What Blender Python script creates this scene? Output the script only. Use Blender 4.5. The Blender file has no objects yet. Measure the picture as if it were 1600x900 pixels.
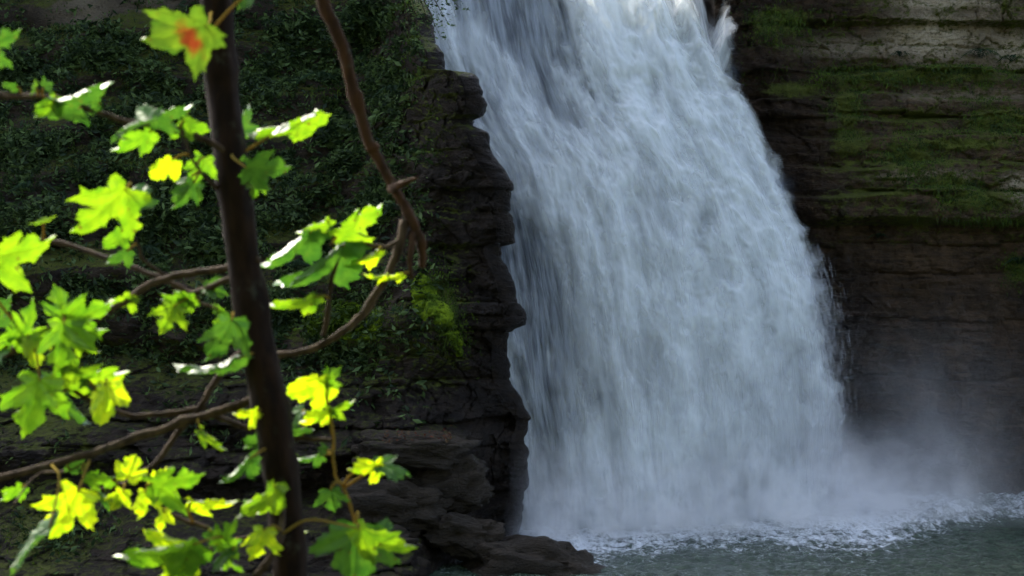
import bpy, math, random
import numpy as np
from mathutils import Vector, Matrix

random.seed(7)
rng = np.random.default_rng(7)
scene = bpy.context.scene
col = scene.collection
R = math.radians

# ------------------------------------------------------------------ camera
CAMZ = 11.1            # metres above the pool
F = 2885.0             # focal length in photograph pixels (1600 wide)
cam_d = bpy.data.cameras.new("camera")
cam = bpy.data.objects.new("camera", cam_d)
col.objects.link(cam)
cam.location = (0, 0, CAMZ)
cam.rotation_euler = (R(90), 0, 0)
cam_d.sensor_width = 36
cam_d.lens = 36 * F / 1600
cam_d.clip_start = 0.1
cam_d.clip_end = 2000
cam_d.dof.use_dof = True
cam_d.dof.focus_distance = 82
cam_d.dof.aperture_fstop = 11
scene.camera = cam

# ------------------------------------------------------------------ sky, sun, exposure
SUN_EL, SUN_AZ = 42.0, -34.0          # azimuth from +Y (view direction), negative = left
world = bpy.data.worlds.new("World")
scene.world = world
world.use_nodes = True
wn = world.node_tree
sky = wn.nodes.new("ShaderNodeTexSky")
sky.sky_type = 'NISHITA'
sky.sun_disc = False
sky.sun_elevation = R(SUN_EL)
sky.sun_rotation = R(SUN_AZ)
sky.altitude = 700
sky.air_density = 0.65
sky.ozone_density = 0.2
sky.dust_density = 4.0
bg = wn.nodes["Background"]
sky_desat = wn.nodes.new("ShaderNodeHueSaturation")     # added desaturation: takes some blue out of the sky light
sky_desat.inputs["Saturation"].default_value = 0.80
wn.links.new(sky.outputs[0], sky_desat.inputs["Color"])
wn.links.new(sky_desat.outputs[0], bg.inputs[0])
bg.inputs[1].default_value = 0.15
sun_d = bpy.data.lights.new("sun", 'SUN')
sun_d.energy = 2.0
sun_d.angle = R(0.53)
sun_d.color = (1.0, 0.93, 0.80)
sun = bpy.data.objects.new("sun", sun_d)
col.objects.link(sun)
sd = Vector((math.sin(R(SUN_AZ)) * math.cos(R(SUN_EL)), math.cos(R(SUN_AZ)) * math.cos(R(SUN_EL)), math.sin(R(SUN_EL))))
sun.rotation_euler = sd.to_track_quat('Z', 'Y').to_euler()
sun.location = (-30, 40, 60)
vs = scene.view_settings
vs.view_transform = 'Standard'
vs.look = 'None'
vs.gamma = 1
vs.exposure = 2.1
cy = scene.cycles
cy.use_denoising = True
cy.adaptive_threshold = 0.03
cy.max_bounces = 6
cy.diffuse_bounces = 2
cy.transparent_max_bounces = 14
cy.volume_bounces = 3
cy.volume_step_rate = 2.0
cy.volume_max_steps = 64

# ------------------------------------------------------------------ helpers
def at(px, py, Y):
    return np.array([(px - 800.0) / F * Y, Y, CAMZ + (450.0 - py) / F * Y])

def sstep(a, b, x):
    t = np.clip((np.asarray(x, float) - a) / (b - a), 0, 1)
    return t * t * (3 - 2 * t)

def _h(ix, iy, iz, seed):
    h = (ix.astype(np.uint32) * np.uint32(374761393) + iy.astype(np.uint32) * np.uint32(668265263)
         + iz.astype(np.uint32) * np.uint32(2147483647) + np.uint32(seed * 1274126177 & 0xffffffff))
    h = (h ^ (h >> np.uint32(13))) * np.uint32(1274126177)
    h = (h ^ (h >> np.uint32(15))) * np.uint32(2246822519)
    return h ^ (h >> np.uint32(16))

def hash01(i, j=0, k=0, seed=0):
    i = np.asarray(i).astype(np.int64); j = np.asarray(j).astype(np.int64) + 0 * i; k = np.asarray(k).astype(np.int64) + 0 * i
    i = i + 0 * j
    return _h(i, j, k, seed).astype(np.float64) / 4294967296.0

def noise(x, y, z=0.0, seed=0):
    x, y, z = np.broadcast_arrays(np.asarray(x, float), np.asarray(y, float), np.asarray(z, float))
    xi, yi, zi = np.floor(x), np.floor(y), np.floor(z)
    xf, yf, zf = x - xi, y - yi, z - zi
    xi, yi, zi = xi.astype(np.int64), yi.astype(np.int64), zi.astype(np.int64)
    u = xf ** 3 * (xf * (xf * 6 - 15) + 10); v = yf ** 3 * (yf * (yf * 6 - 15) + 10); w = zf ** 3 * (zf * (zf * 6 - 15) + 10)
    def g(a, b, c):
        h = _h(xi + a, yi + b, zi + c, seed)
        gx = (h & np.uint32(255)).astype(float) / 127.5 - 1
        gy = ((h >> np.uint32(8)) & np.uint32(255)).astype(float) / 127.5 - 1
        gz = ((h >> np.uint32(16)) & np.uint32(255)).astype(float) / 127.5 - 1
        return gx * (xf - a) + gy * (yf - b) + gz * (zf - c)
    l = lambda a, b, t: a + (b - a) * t
    return l(l(l(g(0,0,0), g(1,0,0), u), l(g(0,1,0), g(1,1,0), u), v),
             l(l(g(0,0,1), g(1,0,1), u), l(g(0,1,1), g(1,1,1), u), v), w) * 1.2

def fbm(x, y, z=0.0, oct=4, seed=0, gain=0.5, lac=2.03):
    s = 0; a = 1.0; t = 0; f = 1.0
    for o in range(oct):
        s = s + a * noise(np.asarray(x) * f, np.asarray(y) * f, np.asarray(z) * f, seed + o * 17)
        t += a; a *= gain; f *= lac
    return s / t

def mesh_np(name, V, Fc, mat, parent=None, attrs=None, uv=None, smooth=True, tri=None):
    """one mesh object from numpy vertices and quads (or triangles)"""
    me = bpy.data.meshes.new(name)
    V = np.asarray(V, np.float32).reshape(-1, 3)
    Fc = np.asarray(Fc, np.int32)
    n, k = Fc.shape
    me.vertices.add(len(V)); me.vertices.foreach_set("co", V.ravel())
    me.loops.add(n * k); me.loops.foreach_set("vertex_index", Fc.ravel())
    me.polygons.add(n)
    me.polygons.foreach_set("loop_start", np.arange(0, n * k, k, dtype=np.int32))
    me.polygons.foreach_set("loop_total", np.full(n, k, np.int32))
    me.update(calc_edges=True)
    me.polygons.foreach_set("use_smooth", np.full(n, smooth))
    for an, av in (attrs or {}).items():
        a = me.attributes.new(an, 'FLOAT', 'POINT')
        a.data.foreach_set("value", np.asarray(av, np.float32).ravel())
    if uv is not None:
        l = me.uv_layers.new(name="flow")
        l.data.foreach_set("uv", np.asarray(uv, np.float32).reshape(-1, 2)[Fc.ravel()].ravel())
    me.validate()
    me.materials.append(mat)
    o = bpy.data.objects.new(name, me)
    col.objects.link(o)
    if parent: o.parent = parent
    return o

def grid_faces(nu, nv):
    i, j = np.meshgrid(np.arange(nu - 1), np.arange(nv - 1), indexing='ij')
    a = (i * nv + j).ravel()
    return np.stack([a, a + nv, a + nv + 1, a + 1], 1)

def tag(o, label=None, cat=None, group=None, kind=None):
    if label: o["label"] = label
    if cat: o["category"] = cat
    if group: o["group"] = group
    if kind: o["kind"] = kind
    return o

def empty(name, loc):
    o = bpy.data.objects.new(name, None)
    col.objects.link(o)
    o.location = Vector([float(c) for c in loc])
    return o

def offset_parent(o, parent):
    """parent o (built in world coordinates) to an Empty and keep it where it stands"""
    o.parent = parent
    o.matrix_parent_inverse = Matrix.Translation(-parent.location)
    return o

def catmull(P, n):
    P = np.asarray(P, float)
    if len(P) == 2:
        t = np.linspace(0, 1, n)[:, None]
        return P[0] * (1 - t) + P[1] * t
    Q = np.vstack([2 * P[0] - P[1], P, 2 * P[-1] - P[-2]])
    m = len(P) - 1
    out = []
    for tt in np.linspace(0, m, n):
        i = min(int(tt), m - 1); t = tt - i
        a, b, c, d = Q[i], Q[i + 1], Q[i + 2], Q[i + 3]
        out.append(0.5 * (2 * b + (c - a) * t + (2 * a - 5 * b + 4 * c - d) * t * t + (3 * b - a - 3 * c + d) * t ** 3))
    return np.array(out)

def tube_arrays(P, rad, sides=8, rough=0.0, seed=0):
    """P (n,3), rad (n,): verts and quads of a closed tapered tube"""
    n = len(P)
    T = np.gradient(P, axis=0); T /= np.linalg.norm(T, axis=1)[:, None] + 1e-9
    ref = np.array([0.0, 1.0, 0.0])
    if abs(T[:, 1]).max() > 0.9: ref = np.array([1.0, 0.0, 0.1])
    A = np.cross(T, ref); A /= np.linalg.norm(A, axis=1)[:, None] + 1e-9
    B = np.cross(T, A)
    ang = np.linspace(0, 2 * np.pi, sides, endpoint=False)
    V = []
    rr = np.repeat(np.asarray(rad)[:, None], sides, 1)
    if rough:
        L = np.concatenate([[0], np.cumsum(np.linalg.norm(np.diff(P, axis=0), axis=1))])
        s = 1.0 / max(np.mean(rad), 1e-4)
        nz = fbm(np.cos(ang)[None, :] * 1.1 + 0 * L[:, None], np.sin(ang)[None, :] * 1.1 + 0 * L[:, None], L[:, None] * s * 0.35, 4, seed)
        rr = rr * (1 + rough * nz + rough * 0.8 * np.abs(fbm(np.cos(ang)[None, :] * 2.5 + 0 * L[:, None], np.sin(ang)[None, :] * 2.5 + 0 * L[:, None], L[:, None] * s * 0.12, 3, seed + 5)))
    V = P[:, None, :] + rr[..., None] * (np.cos(ang)[None, :, None] * A[:, None, :] + np.sin(ang)[None, :, None] * B[:, None, :])
    V = V.reshape(-1, 3)
    f = []
    for i in range(n - 1):
        for j in range(sides):
            k = (j + 1) % sides
            f.append((i * sides + j, (i + 1) * sides + j, (i + 1) * sides + k, i * sides + k))
    # end caps as pinched rings
    V = np.vstack([V, P[0][None], P[-1][None]])
    c0, c1 = n * sides, n * sides + 1
    for j in range(sides):
        k = (j + 1) % sides
        f.append((c0, j, k, k)); f.append((c1, (n - 1) * sides + k, (n - 1) * sides + j, (n - 1) * sides + j))
    return V, f

def tube(name, P, rad, mat, parent=None, sides=8, rough=0.0, seed=0):
    V, f = tube_arrays(np.asarray(P, float), np.asarray(rad, float), sides, rough, seed)
    me = bpy.data.meshes.new(name)
    me.from_pydata([tuple(v) for v in V], [], [tuple(dict.fromkeys(q)) for q in f])
    for p in me.polygons: p.use_smooth = True
    me.materials.append(mat)
    o = bpy.data.objects.new(name, me)
    col.objects.link(o)
    if parent: offset_parent(o, parent)
    return o

# ------------------------------------------------------------------ materials
class NT:
    def __init__(self, name):
        self.m = bpy.data.materials.new(name); self.m.use_nodes = True
        self.t = self.m.node_tree; self.t.nodes.clear()
        self.out = self.t.nodes.new("ShaderNodeOutputMaterial")
    def n(self, typ, ins=None, **props):
        nd = self.t.nodes.new("ShaderNode" + typ)
        for k, v in props.items(): setattr(nd, k, v)
        for k, v in (ins or {}).items(): self.set(nd, k, v)
        return nd
    def set(self, nd, k, v):
        s = nd.inputs[k]
        if hasattr(v, "is_linked") or isinstance(v, bpy.types.NodeSocket): self.t.links.new(v, s)
        elif isinstance(v, tuple) and len(v) == 3 and s.type == 'RGBA': s.default_value = (*v, 1)
        else: s.default_value = v
    def math(self, op, a, b=None, c=None, clamp=False):
        nd = self.t.nodes.new("ShaderNodeMath"); nd.operation = op; nd.use_clamp = clamp
        for i, v in enumerate((a, b, c)):
            if v is not None: self.set(nd, i, v)
        return nd.outputs[0]
    def mix(self, f, a, b, blend='MIX'):
        nd = self.t.nodes.new("ShaderNodeMix"); nd.data_type = 'RGBA'; nd.blend_type = blend
        self.set(nd, 0, f); self.set(nd, 6, a); self.set(nd, 7, b)
        return nd.outputs[2]
    def attr(self, name):
        return self.n("Attribute", attribute_name=name).outputs["Fac"]
    def obj(self): return self.n("TexCoord").outputs["Object"]
    def mapping(self, vec, scale=(1, 1, 1), rot=(0, 0, 0)):
        return self.n("Mapping", {0: vec, "Scale": scale, "Rotation": rot}).outputs[0]
    def noise(self, vec, scale, detail=5.0, rough=0.55, dist=0.0):
        return self.n("TexNoise", {"Vector": vec, "Scale": scale, "Detail": detail, "Roughness": rough, "Distortion": dist}).outputs[0]
    def rng(self, v, a, b, c=0.0, d=1.0, smooth=True):
        nd = self.n("MapRange", {0: v, 1: a, 2: b, 3: c, 4: d})
        if smooth: nd.interpolation_type = 'SMOOTHSTEP'
        return nd.outputs[0]
    def bump(self, h, s=0.5, d=0.1, nrm=None):
        ins = {"Strength": s, "Distance": d, "Height": h}
        if nrm: ins["Normal"] = nrm
        return self.n("Bump", ins).outputs[0]
    def done(self, surf=None, vol=None):
        if surf: self.t.links.new(surf, self.out.inputs[0])
        if vol: self.t.links.new(vol, self.out.inputs[1])
        return self.m

def rock_material(name, tint=(1, 1, 1)):
    """wet bedded limestone; attributes moss, pale, wet come with the mesh"""
    t = NT(name)
    o = t.obj()
    n1 = t.noise(o, 0.9, 7, 0.6)
    n2 = t.noise(t.mapping(o, (0.5, 0.5, 5.0)), 1.4, 6, 0.6, 0.4)
    n3 = t.noise(o, 9.0, 6, 0.65)
    c = t.mix(t.rng(n1, 0.35, 0.68), (0.030 * tint[0], 0.026 * tint[1], 0.022 * tint[2]), (0.070 * tint[0], 0.058 * tint[1], 0.046 * tint[2]))
    c = t.mix(t.math('MULTIPLY', t.rng(n2, 0.45, 0.7), 0.6), c, (0.014, 0.013, 0.013))
    c = t.mix(t.math('MULTIPLY', t.rng(n3, 0.52, 0.72), 0.6), c, (0.10 * tint[0], 0.085 * tint[1], 0.065 * tint[2]))
    pale = t.math('MULTIPLY', t.attr("pale"), t.rng(t.math('ADD', t.math('MULTIPLY', n3, 0.6), t.math('MULTIPLY', n2, 0.4)), 0.27, 0.52))
    c = t.mix(t.attr("wet"), c, t.mix(1.0, c, (0.34, 0.31, 0.28), 'MULTIPLY'))
    c = t.mix(pale, c, (0.50, 0.41, 0.28))
    mossn = t.noise(o, 3.0, 7, 0.7)
    mm = t.rng(t.math('ADD', t.attr("moss"), t.math('MULTIPLY', t.math('SUBTRACT', mossn, 0.5), 1.6)), 0.35, 0.75)
    mc = t.mix(t.noise(o, 2.2, 5, 0.6), (0.045, 0.060, 0.011), (0.19, 0.215, 0.030))
    mc = t.mix(t.rng(t.noise(o, 26.0, 3, 0.6), 0.45, 0.75), mc, (0.022, 0.028, 0.012))
    c = t.mix(mm, c, mc)
    rough = t.math('ADD', t.rng(t.attr("wet"), 0, 1, 0.85, 0.5), t.math('MULTIPLY', mm, 0.2), clamp=True)
    h = t.math('ADD', t.math('MULTIPLY', n3, 0.5), t.math('MULTIPLY', t.noise(t.mapping(o, (1, 1, 3)), 4.0, 8, 0.65), 0.8))
    h = t.math('ADD', h, t.math('MULTIPLY', t.math('MULTIPLY', t.noise(o, 22, 4, 0.7), mm), 0.6))
    p = t.n("BsdfPrincipled", {"Base Color": c, "Roughness": rough, "Normal": t.bump(h, 1.0, 0.30)})
    p.inputs["Specular IOR Level"].default_value = 0.18
    return t.done(p.outputs[0])

def foliage_material(name, dark, light, trans=0.35):
    t = NT(name)
    r = t.n("ObjectInfo").outputs["Random"]
    n = t.noise(t.obj(), 1.3, 4, 0.6)
    c = t.mix(t.rng(t.math('ADD', n, t.math('MULTIPLY', t.attr("tone"), 0.35)), 0.35, 0.80), dark, light)
    d = t.n("BsdfDiffuse", {"Color": c}).outputs[0]
    tr = t.n("BsdfTranslucent", {"Color": c}).outputs[0]
    g = t.n("BsdfGlossy", {"Color": (0.6, 0.6, 0.6), "Roughness": 0.45}).outputs[0]
    s = t.n("MixShader", {0: trans, 1: d, 2: tr}).outputs[0]
    s = t.n("MixShader", {0: 0.02, 1: s, 2: g}).outputs[0]
    return t.done(s)

def bark_material(name, c1, c2):
    t = NT(name)
    o = t.obj()
    n = t.noise(t.mapping(o, (1, 1, 0.25)), 60, 6, 0.65)
    n2 = t.noise(o, 14, 4, 0.6)
    c = t.mix(t.rng(n, 0.35, 0.7), c1, c2)
    c = t.mix(t.math('MULTIPLY', t.rng(n2, 0.55, 0.75), 0.5), c, (c2[0] * 1.3, c2[1] * 1.3, c2[2] * 1.2))
    c = t.mix(t.math('MULTIPLY', t.rng(t.noise(o, 30, 5, 0.7), 0.58, 0.68), 0.35), c, (0.06, 0.065, 0.045))
    p = t.n("BsdfPrincipled", {"Base Color": c, "Roughness": 0.85, "Normal": t.bump(n, 0.6, 0.004), "Specular IOR Level": 0.12})
    return t.done(p.outputs[0])

M = {}
M['rock_l'] = rock_material("rock_dark", (0.95, 0.82, 0.68))
M['rock_r'] = rock_material("rock_bedded", (1.75, 1.30, 0.86))
M['shrub'] = foliage_material("foliage_shrub", (0.018, 0.036, 0.012), (0.13, 0.20, 0.060))
M['grass'] = foliage_material("foliage_grass", (0.022, 0.045, 0.004), (0.11, 0.18, 0.012))
M['fern'] = foliage_material("foliage_fern", (0.020, 0.045, 0.020), (0.060, 0.110, 0.050))
M['bark'] = bark_material("bark_trunk", (0.006, 0.0030, 0.0015), (0.019, 0.0095, 0.0045))
M['bark2'] = bark_material("bark_branch", (0.022, 0.010, 0.0035), (0.060, 0.028, 0.010))
M['twig'] = bark_material("bark_twig", (0.024, 0.015, 0.008), (0.075, 0.050, 0.028))

def petiole_mat():
    t = NT("petiole")
    d = t.n("BsdfDiffuse", {"Color": (0.22, 0.17, 0.04)}).outputs[0]
    tr = t.n("BsdfTranslucent", {"Color": (0.30, 0.18, 0.04)}).outputs[0]
    return t.done(t.n("MixShader", {0: 0.4, 1: d, 2: tr}).outputs[0])
M['petiole'] = petiole_mat()

def leaf_mat(name, refl, trn, spots=0.0, patch=0.0):
    """thin maple blade: reflected and transmitted leaf colour, veins, brown spots"""
    t = NT(name)
    o = t.obj()
    rnd = t.n("ObjectInfo").outputs["Random"]
    n = t.noise(t.n("VectorMath", {0: o, 1: t.n("CombineXYZ", {0: t.math('MULTIPLY', rnd, 9.0)}).outputs[0]}, operation='ADD').outputs[0], 3.0, 4, 0.6)
    vein = t.attr("vein")
    rc = t.mix(t.rng(n, 0.3, 0.7), tuple(c * 0.8 for c in refl), tuple(c * 1.2 for c in refl))
    tc = t.mix(t.rng(n, 0.3, 0.7), tuple(c * f for c, f in zip(trn, (0.45, 0.68, 0.9))), tuple(min(1, c * 1.18) for c in trn))
    tc = t.mix(t.math('MULTIPLY', vein, 0.45), tc, tuple(c * 0.6 for c in trn))
    rc = t.mix(t.math('MULTIPLY', vein, 0.35), rc, tuple(min(1, c * 1.8) for c in refl))
    if spots:
        v = t.n("TexVoronoi", {"Vector": o, "Scale": 5.0, "Randomness": 1.0}).outputs["Distance"]
        sp = t.math('MULTIPLY', t.rng(v, 0.10, 0.16, 1.0, 0.0), spots)
        sp = t.math('MULTIPLY', sp, t.rng(t.noise(o, 2.1, 2), 0.45, 0.55))
        tc = t.mix(sp, tc, (0.05, 0.02, 0.005)); rc = t.mix(sp, rc, (0.05, 0.025, 0.01))
    if patch:
        pd = t.n("VectorMath", {0: t.mapping(o, (0.6, 1.3, 0.0)), 1: (-0.06, 0.42, 0.0)}, operation='DISTANCE').outputs["Value"]
        px = t.rng(t.math('ADD', pd, t.math('MULTIPLY', t.math('SUBTRACT', t.noise(o, 5.0, 4, 0.6), 0.5), 0.35)), 0.06, 0.24, 1.0, 0.0)
        tc = t.mix(t.math('MULTIPLY', px, patch), tc, (0.075, 0.013, 0.003)); rc = t.mix(t.math('MULTIPLY', px, patch), rc, (0.12, 0.03, 0.01))
    d = t.n("BsdfDiffuse", {"Color": rc}).outputs[0]
    tr = t.n("BsdfTranslucent", {"Color": tc}).outputs[0]
    s = t.n("AddShader", {0: d, 1: tr}).outputs[0]
    g = t.n("BsdfGlossy", {"Color": (0.9, 0.9, 0.9), "Roughness": 0.45}).outputs[0]
    fr = t.math('ADD', t.math('MULTIPLY', t.n("LayerWeight", {"Blend": 0.35}).outputs["Fresnel"], 0.10), 0.012)
    return t.done(t.n("MixShader", {0: fr, 1: s, 2: g}).outputs[0])
M['leaf_b'] = leaf_mat("leaf_sunlit", (0.060, 0.085, 0.012), (0.34, 0.43, 0.003), 0.5)  # brightest copy of the blade: sunlit look put into the transmitted colour
M['leaf_m'] = leaf_mat("leaf_lime", (0.050, 0.085, 0.014), (0.090, 0.185, 0.003), 0.6)
M['leaf_d'] = leaf_mat("leaf_shaded", (0.035, 0.080, 0.018), (0.030, 0.075, 0.004), 0.8)  # dark copy of the blade: shade put into the leaf colour
M['leaf_s'] = leaf_mat("leaf_spotted", (0.055, 0.080, 0.012), (0.13, 0.22, 0.003), 1.0)
M['leaf_p'] = leaf_mat("leaf_browned", (0.050, 0.080, 0.012), (0.055, 0.095, 0.004), 0.8, 1.0)

def foam_mat(name, lo, hi, k, scale=(2.2, 0.28), amax=0.95, albedo=(0.87, 0.91, 0.90), transl=0.35):
    """aerated water: covers where the foam attribute and the falling streaks say so"""
    t = NT(name)
    uv = t.n("UVMap", uv_map="flow").outputs[0]
    s1 = t.noise(t.mapping(uv, (scale[0], scale[1], 1)), 1.0, 4.5, 0.55, 0.35)
    s2 = t.noise(t.mapping(uv, (scale[0] * 4.5, scale[1] * 5.0, 1)), 1.0, 3, 0.5, 0.3)
    s = t.math('ADD', t.math('MULTIPLY', t.math('SUBTRACT', s1, 0.5), 1.15 * k), t.math('MULTIPLY', t.math('SUBTRACT', s2, 0.5), 0.30 * k))
    s = t.math('MULTIPLY', s, t.rng(t.n("SeparateXYZ", {0: uv}).outputs[1], 3.0, 20.0, 0.85, 0.40))
    a = t.rng(t.math('ADD', t.attr("foam"), s), lo, hi, 0.0, amax)
    bmp = t.bump(t.math('ADD', s1, t.math('MULTIPLY', s2, 0.25)), 0.3, 0.25)
    d = t.n("BsdfDiffuse", {"Color": albedo, "Normal": bmp}).outputs[0]
    tr = t.n("BsdfTranslucent", {"Color": albedo, "Normal": bmp}).outputs[0]
    m = t.n("MixShader", {0: transl, 1: d, 2: tr}).outputs[0]
    tp = t.n("BsdfTransparent").outputs[0]
    return t.done(t.n("MixShader", {0: a, 1: tp, 2: m}).outputs[0])
M['veil0'] = foam_mat("white_water_back", 0.05, 0.95, 0.85, (0.9, 0.20), 0.92, (0.74, 0.78, 0.77))
M['veil1'] = foam_mat("white_water_mid", 0.22, 1.15, 0.95, (1.2, 0.26), 0.85)
M['veil2'] = foam_mat("white_water_front", 0.35, 1.35, 1.1, (0.8, 0.30), 0.8)
def sheet_mat():
    t = NT("thin_water")
    uv = t.n("UVMap", uv_map="flow").outputs[0]
    s = t.noise(t.mapping(uv, (2.5, 0.3, 1)), 1.0, 7, 0.6, 0.3)
    c = t.mix(t.rng(s, 0.35, 0.65), (0.05, 0.06, 0.065), (0.26, 0.29, 0.31))
    p = t.n("BsdfPrincipled", {"Base Color": c, "Roughness": 0.35, "Normal": t.bump(s, 0.8, 0.2)})
    return t.done(t.n("MixShader", {0: t.attr("foam"), 1: t.n("BsdfTransparent").outputs[0], 2: p.outputs[0]}).outputs[0])
M['sheet'] = sheet_mat()
def strand_mat():
    t = NT("spray_water")
    d = t.n("BsdfDiffuse", {"Color": (0.88, 0.9, 0.92)}).outputs[0]
    tr = t.n("BsdfTranslucent", {"Color": (0.88, 0.9, 0.92)}).outputs[0]
    m = t.n("MixShader", {0: 0.4, 1: d, 2: tr}).outputs[0]
    return t.done(t.n("MixShader", {0: 0.15, 1: t.n("BsdfTransparent").outputs[0], 2: m}).outputs[0])
M['strand'] = strand_mat()
def pool_mat():
    t = NT("pool_water")
    o = t.obj()
    w1 = t.noise(t.mapping(o, (1.0, 0.8, 1)), 1.6, 8, 0.62, 0.4)
    w2 = t.noise(t.mapping(o, (1.3, 0.7, 1)), 6.0, 6, 0.6, 0.3)
    f1 = t.noise(t.mapping(o, (0.9, 0.55, 1)), 2.4, 9, 0.68, 0.8)
    f2 = t.noise(t.mapping(o, (1.0, 0.45, 1)), 7.0, 5, 0.65, 0.5)
    ff = t.math('ADD', t.math('MULTIPLY', t.math('SUBTRACT', f1, 0.5), 2.2), t.math('MULTIPLY', t.math('SUBTRACT', f2, 0.5), 1.1))
    a = t.rng(t.math('ADD', t.attr("foam"), ff), 0.36, 1.2, 0.0, 0.9)
    c = t.mix(t.rng(w1, 0.35, 0.65), (0.018, 0.036, 0.022), (0.055, 0.080, 0.052))
    b = t.bump(t.math('ADD', w1, t.math('MULTIPLY', w2, 0.35)), 0.9, 0.25)
    wat = t.n("BsdfPrincipled", {"Base Color": c, "Roughness": 0.10, "Normal": b}); wat.inputs["IOR"].default_value = 1.33
    fo = t.n("BsdfPrincipled", {"Base Color": (0.78, 0.81, 0.83), "Roughness": 0.7, "Normal": b})
    return t.done(t.n("MixShader", {0: a, 1: wat.outputs[0], 2: fo.outputs[0]}).outputs[0])
M['pool'] = pool_mat()
def ground_mat(name, a, b):
    t = NT(name)
    o = t.obj()
    n = t.noise(o, 0.7, 8, 0.65)
    c = t.mix(t.rng(n, 0.35, 0.65), a, b)
    p = t.n("BsdfPrincipled", {"Base Color": c, "Roughness": 0.95, "Normal": t.bump(t.noise(o, 5, 6, 0.7), 0.8, 0.1)})
    return t.done(p.outputs[0])
M['bank'] = ground_mat("bank_soil", (0.025, 0.030, 0.012), (0.06, 0.07, 0.025))
M['forest'] = ground_mat("wooded_slope", (0.04, 0.05, 0.015), (0.10, 0.12, 0.04))

# ------------------------------------------------------------------ rock relief
def facets(x, z, sx, sz, seed):
    """angular broken faces: jittered cells, each a tilted plane; returns relief and the distance to the next break"""
    X, Z = x / sx, z / sz
    ix, iz = np.floor(X).astype(np.int64), np.floor(Z).astype(np.int64)
    b1 = np.full(X.shape, 9.0); b2 = np.full(X.shape, 9.0); val = np.zeros(X.shape)
    for a in (-1, 0, 1):
        for c in (-1, 0, 1):
            cx, cz = ix + a, iz + c
            dx = X - (cx + hash01(cx, cz, 1, seed)); dz = Z - (cz + hash01(cx, cz, 2, seed))
            d = dx * dx + dz * dz
            v = (hash01(cx, cz, 3, seed) - 0.5) + dx * (hash01(cx, cz, 4, seed) - 0.5) * 1.3 + dz * (hash01(cx, cz, 5, seed) - 0.35) * 1.5
            near = d < b1
            b2 = np.where(near, b1, np.minimum(b2, d)); val = np.where(near, v, val); b1 = np.where(near, d, b1)
    return val, np.sqrt(b2) - np.sqrt(b1)

def strata(x, z, bounds, seed, amp, wmin=0.7, wmax=2.6, tilt=0.0, lump=0.3, fac=1.0):
    """bedded limestone: uneven beds that swell and pinch out, with bedding cracks and a few joints; relief towards the viewer in m"""
    bounds = np.asarray(bounds)
    fault = np.floor((x + 3.0 * fbm(x * 0.2, z * 0.55, 6.1, 4, seed + 40)) / 4.3).astype(np.int64)
    zz = z + tilt * x + 0.5 * (hash01(fault, 3, 3, seed) - 0.5) + 0.45 * fbm(x * 0.13, z * 0.25, 3.1, 3, seed) + 0.12 * fbm(x * 0.55, z * 0.5, 7, 3, seed + 3) + 0.04 * fbm(x * 2.2, z * 2.0, 9, 2, seed + 5)
    i = np.clip(np.searchsorted(bounds, zz) - 1, 0, len(bounds) - 2)
    z0, z1 = bounds[i], bounds[i + 1]
    tz = np.clip((zz - z0) / (z1 - z0), 0, 1)
    w = wmin + (wmax - wmin) * hash01(i, 5, 0, seed)
    xx = (x + 0.7 * fbm(x * 0.5, z * 0.9, 1.3, 4, seed + 9)) / w + hash01(i, 9, 2, seed) * 10
    j = np.floor(xx)
    tx = xx - j
    prot = (hash01(i, 1, 1, seed) - 0.45) * 0.9 + 1.1 * noise(x * 0.22 + i * 37.7, i * 11.3, 0.5, seed + 2) + 0.7 * noise(x * 0.8 + i * 17.7, i * 5.3, 1.5, seed + 4)
    prot = prot + (hash01(i, j, 3, seed) - 0.5) * 0.45 * (hash01(i, j // 3, 4, seed) > 0.5)
    dz = np.minimum(tz, 1 - tz) * (z1 - z0)
    dx = np.minimum(tx, 1 - tx) * w
    depth = np.clip(0.45 + 1.2 * noise(x * 0.35 + i * 3.3, i * 2.1, 2.5, seed + 6), 0, 1.2)
    fa, fe = facets(x + 0.5 * fbm(x * 0.6, z * 0.6, 2.2, 3, seed + 50), zz, 1.7, 0.75, seed + 60)
    fb, fe2 = facets(x + 0.2 * fbm(x, z, 2.2, 3, seed + 51), zz, 0.6, 0.32, seed + 61)
    prot = prot * 0.75 + fac * (0.85 * fa + 0.32 * fb) - fac * 0.22 * np.exp(-(fe / 0.06) ** 2)
    crack = -0.6 * depth * np.exp(-(dz / 0.07) ** 2) - 0.35 * np.exp(-(dx / 0.06) ** 2) * (hash01(i, j, 8, seed) > 0.94)
    rnd = -0.30 * np.exp(-dz / 0.22) * (tz > 0.5) - 0.15 * np.exp(-dz / 0.12) * (tz < 0.5)
    lam = 0.14 * fbm(x * 0.35, zz * 4.2, 0.5, 3, seed + 12)
    rid = lump * fbm(x * 0.28, z * 0.34, 8.5, 4, seed + 16) + 0.30 * (0.5 - np.abs(fbm(x * 0.7, z * 1.0, 4.5, 5, seed + 14)) * 2)
    return amp * (prot + crack + rnd) + lam + rid + 0.25 * fbm(x * 0.5, z * 0.5, 5.5, 5, seed + 21) + 0.13 * fbm(x * 2.6, z * 4.2, 1.5, 4, seed + 31)

def normals_from_grid(P):
    du = np.gradient(P, axis=0); dv = np.gradient(P, axis=1)
    n = np.cross(du, dv); n /= np.linalg.norm(n, axis=2)[..., None] + 1e-9
    return n

def zb(py, Y=80.0): return CAMZ + (450.0 - py) / F * Y

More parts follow.
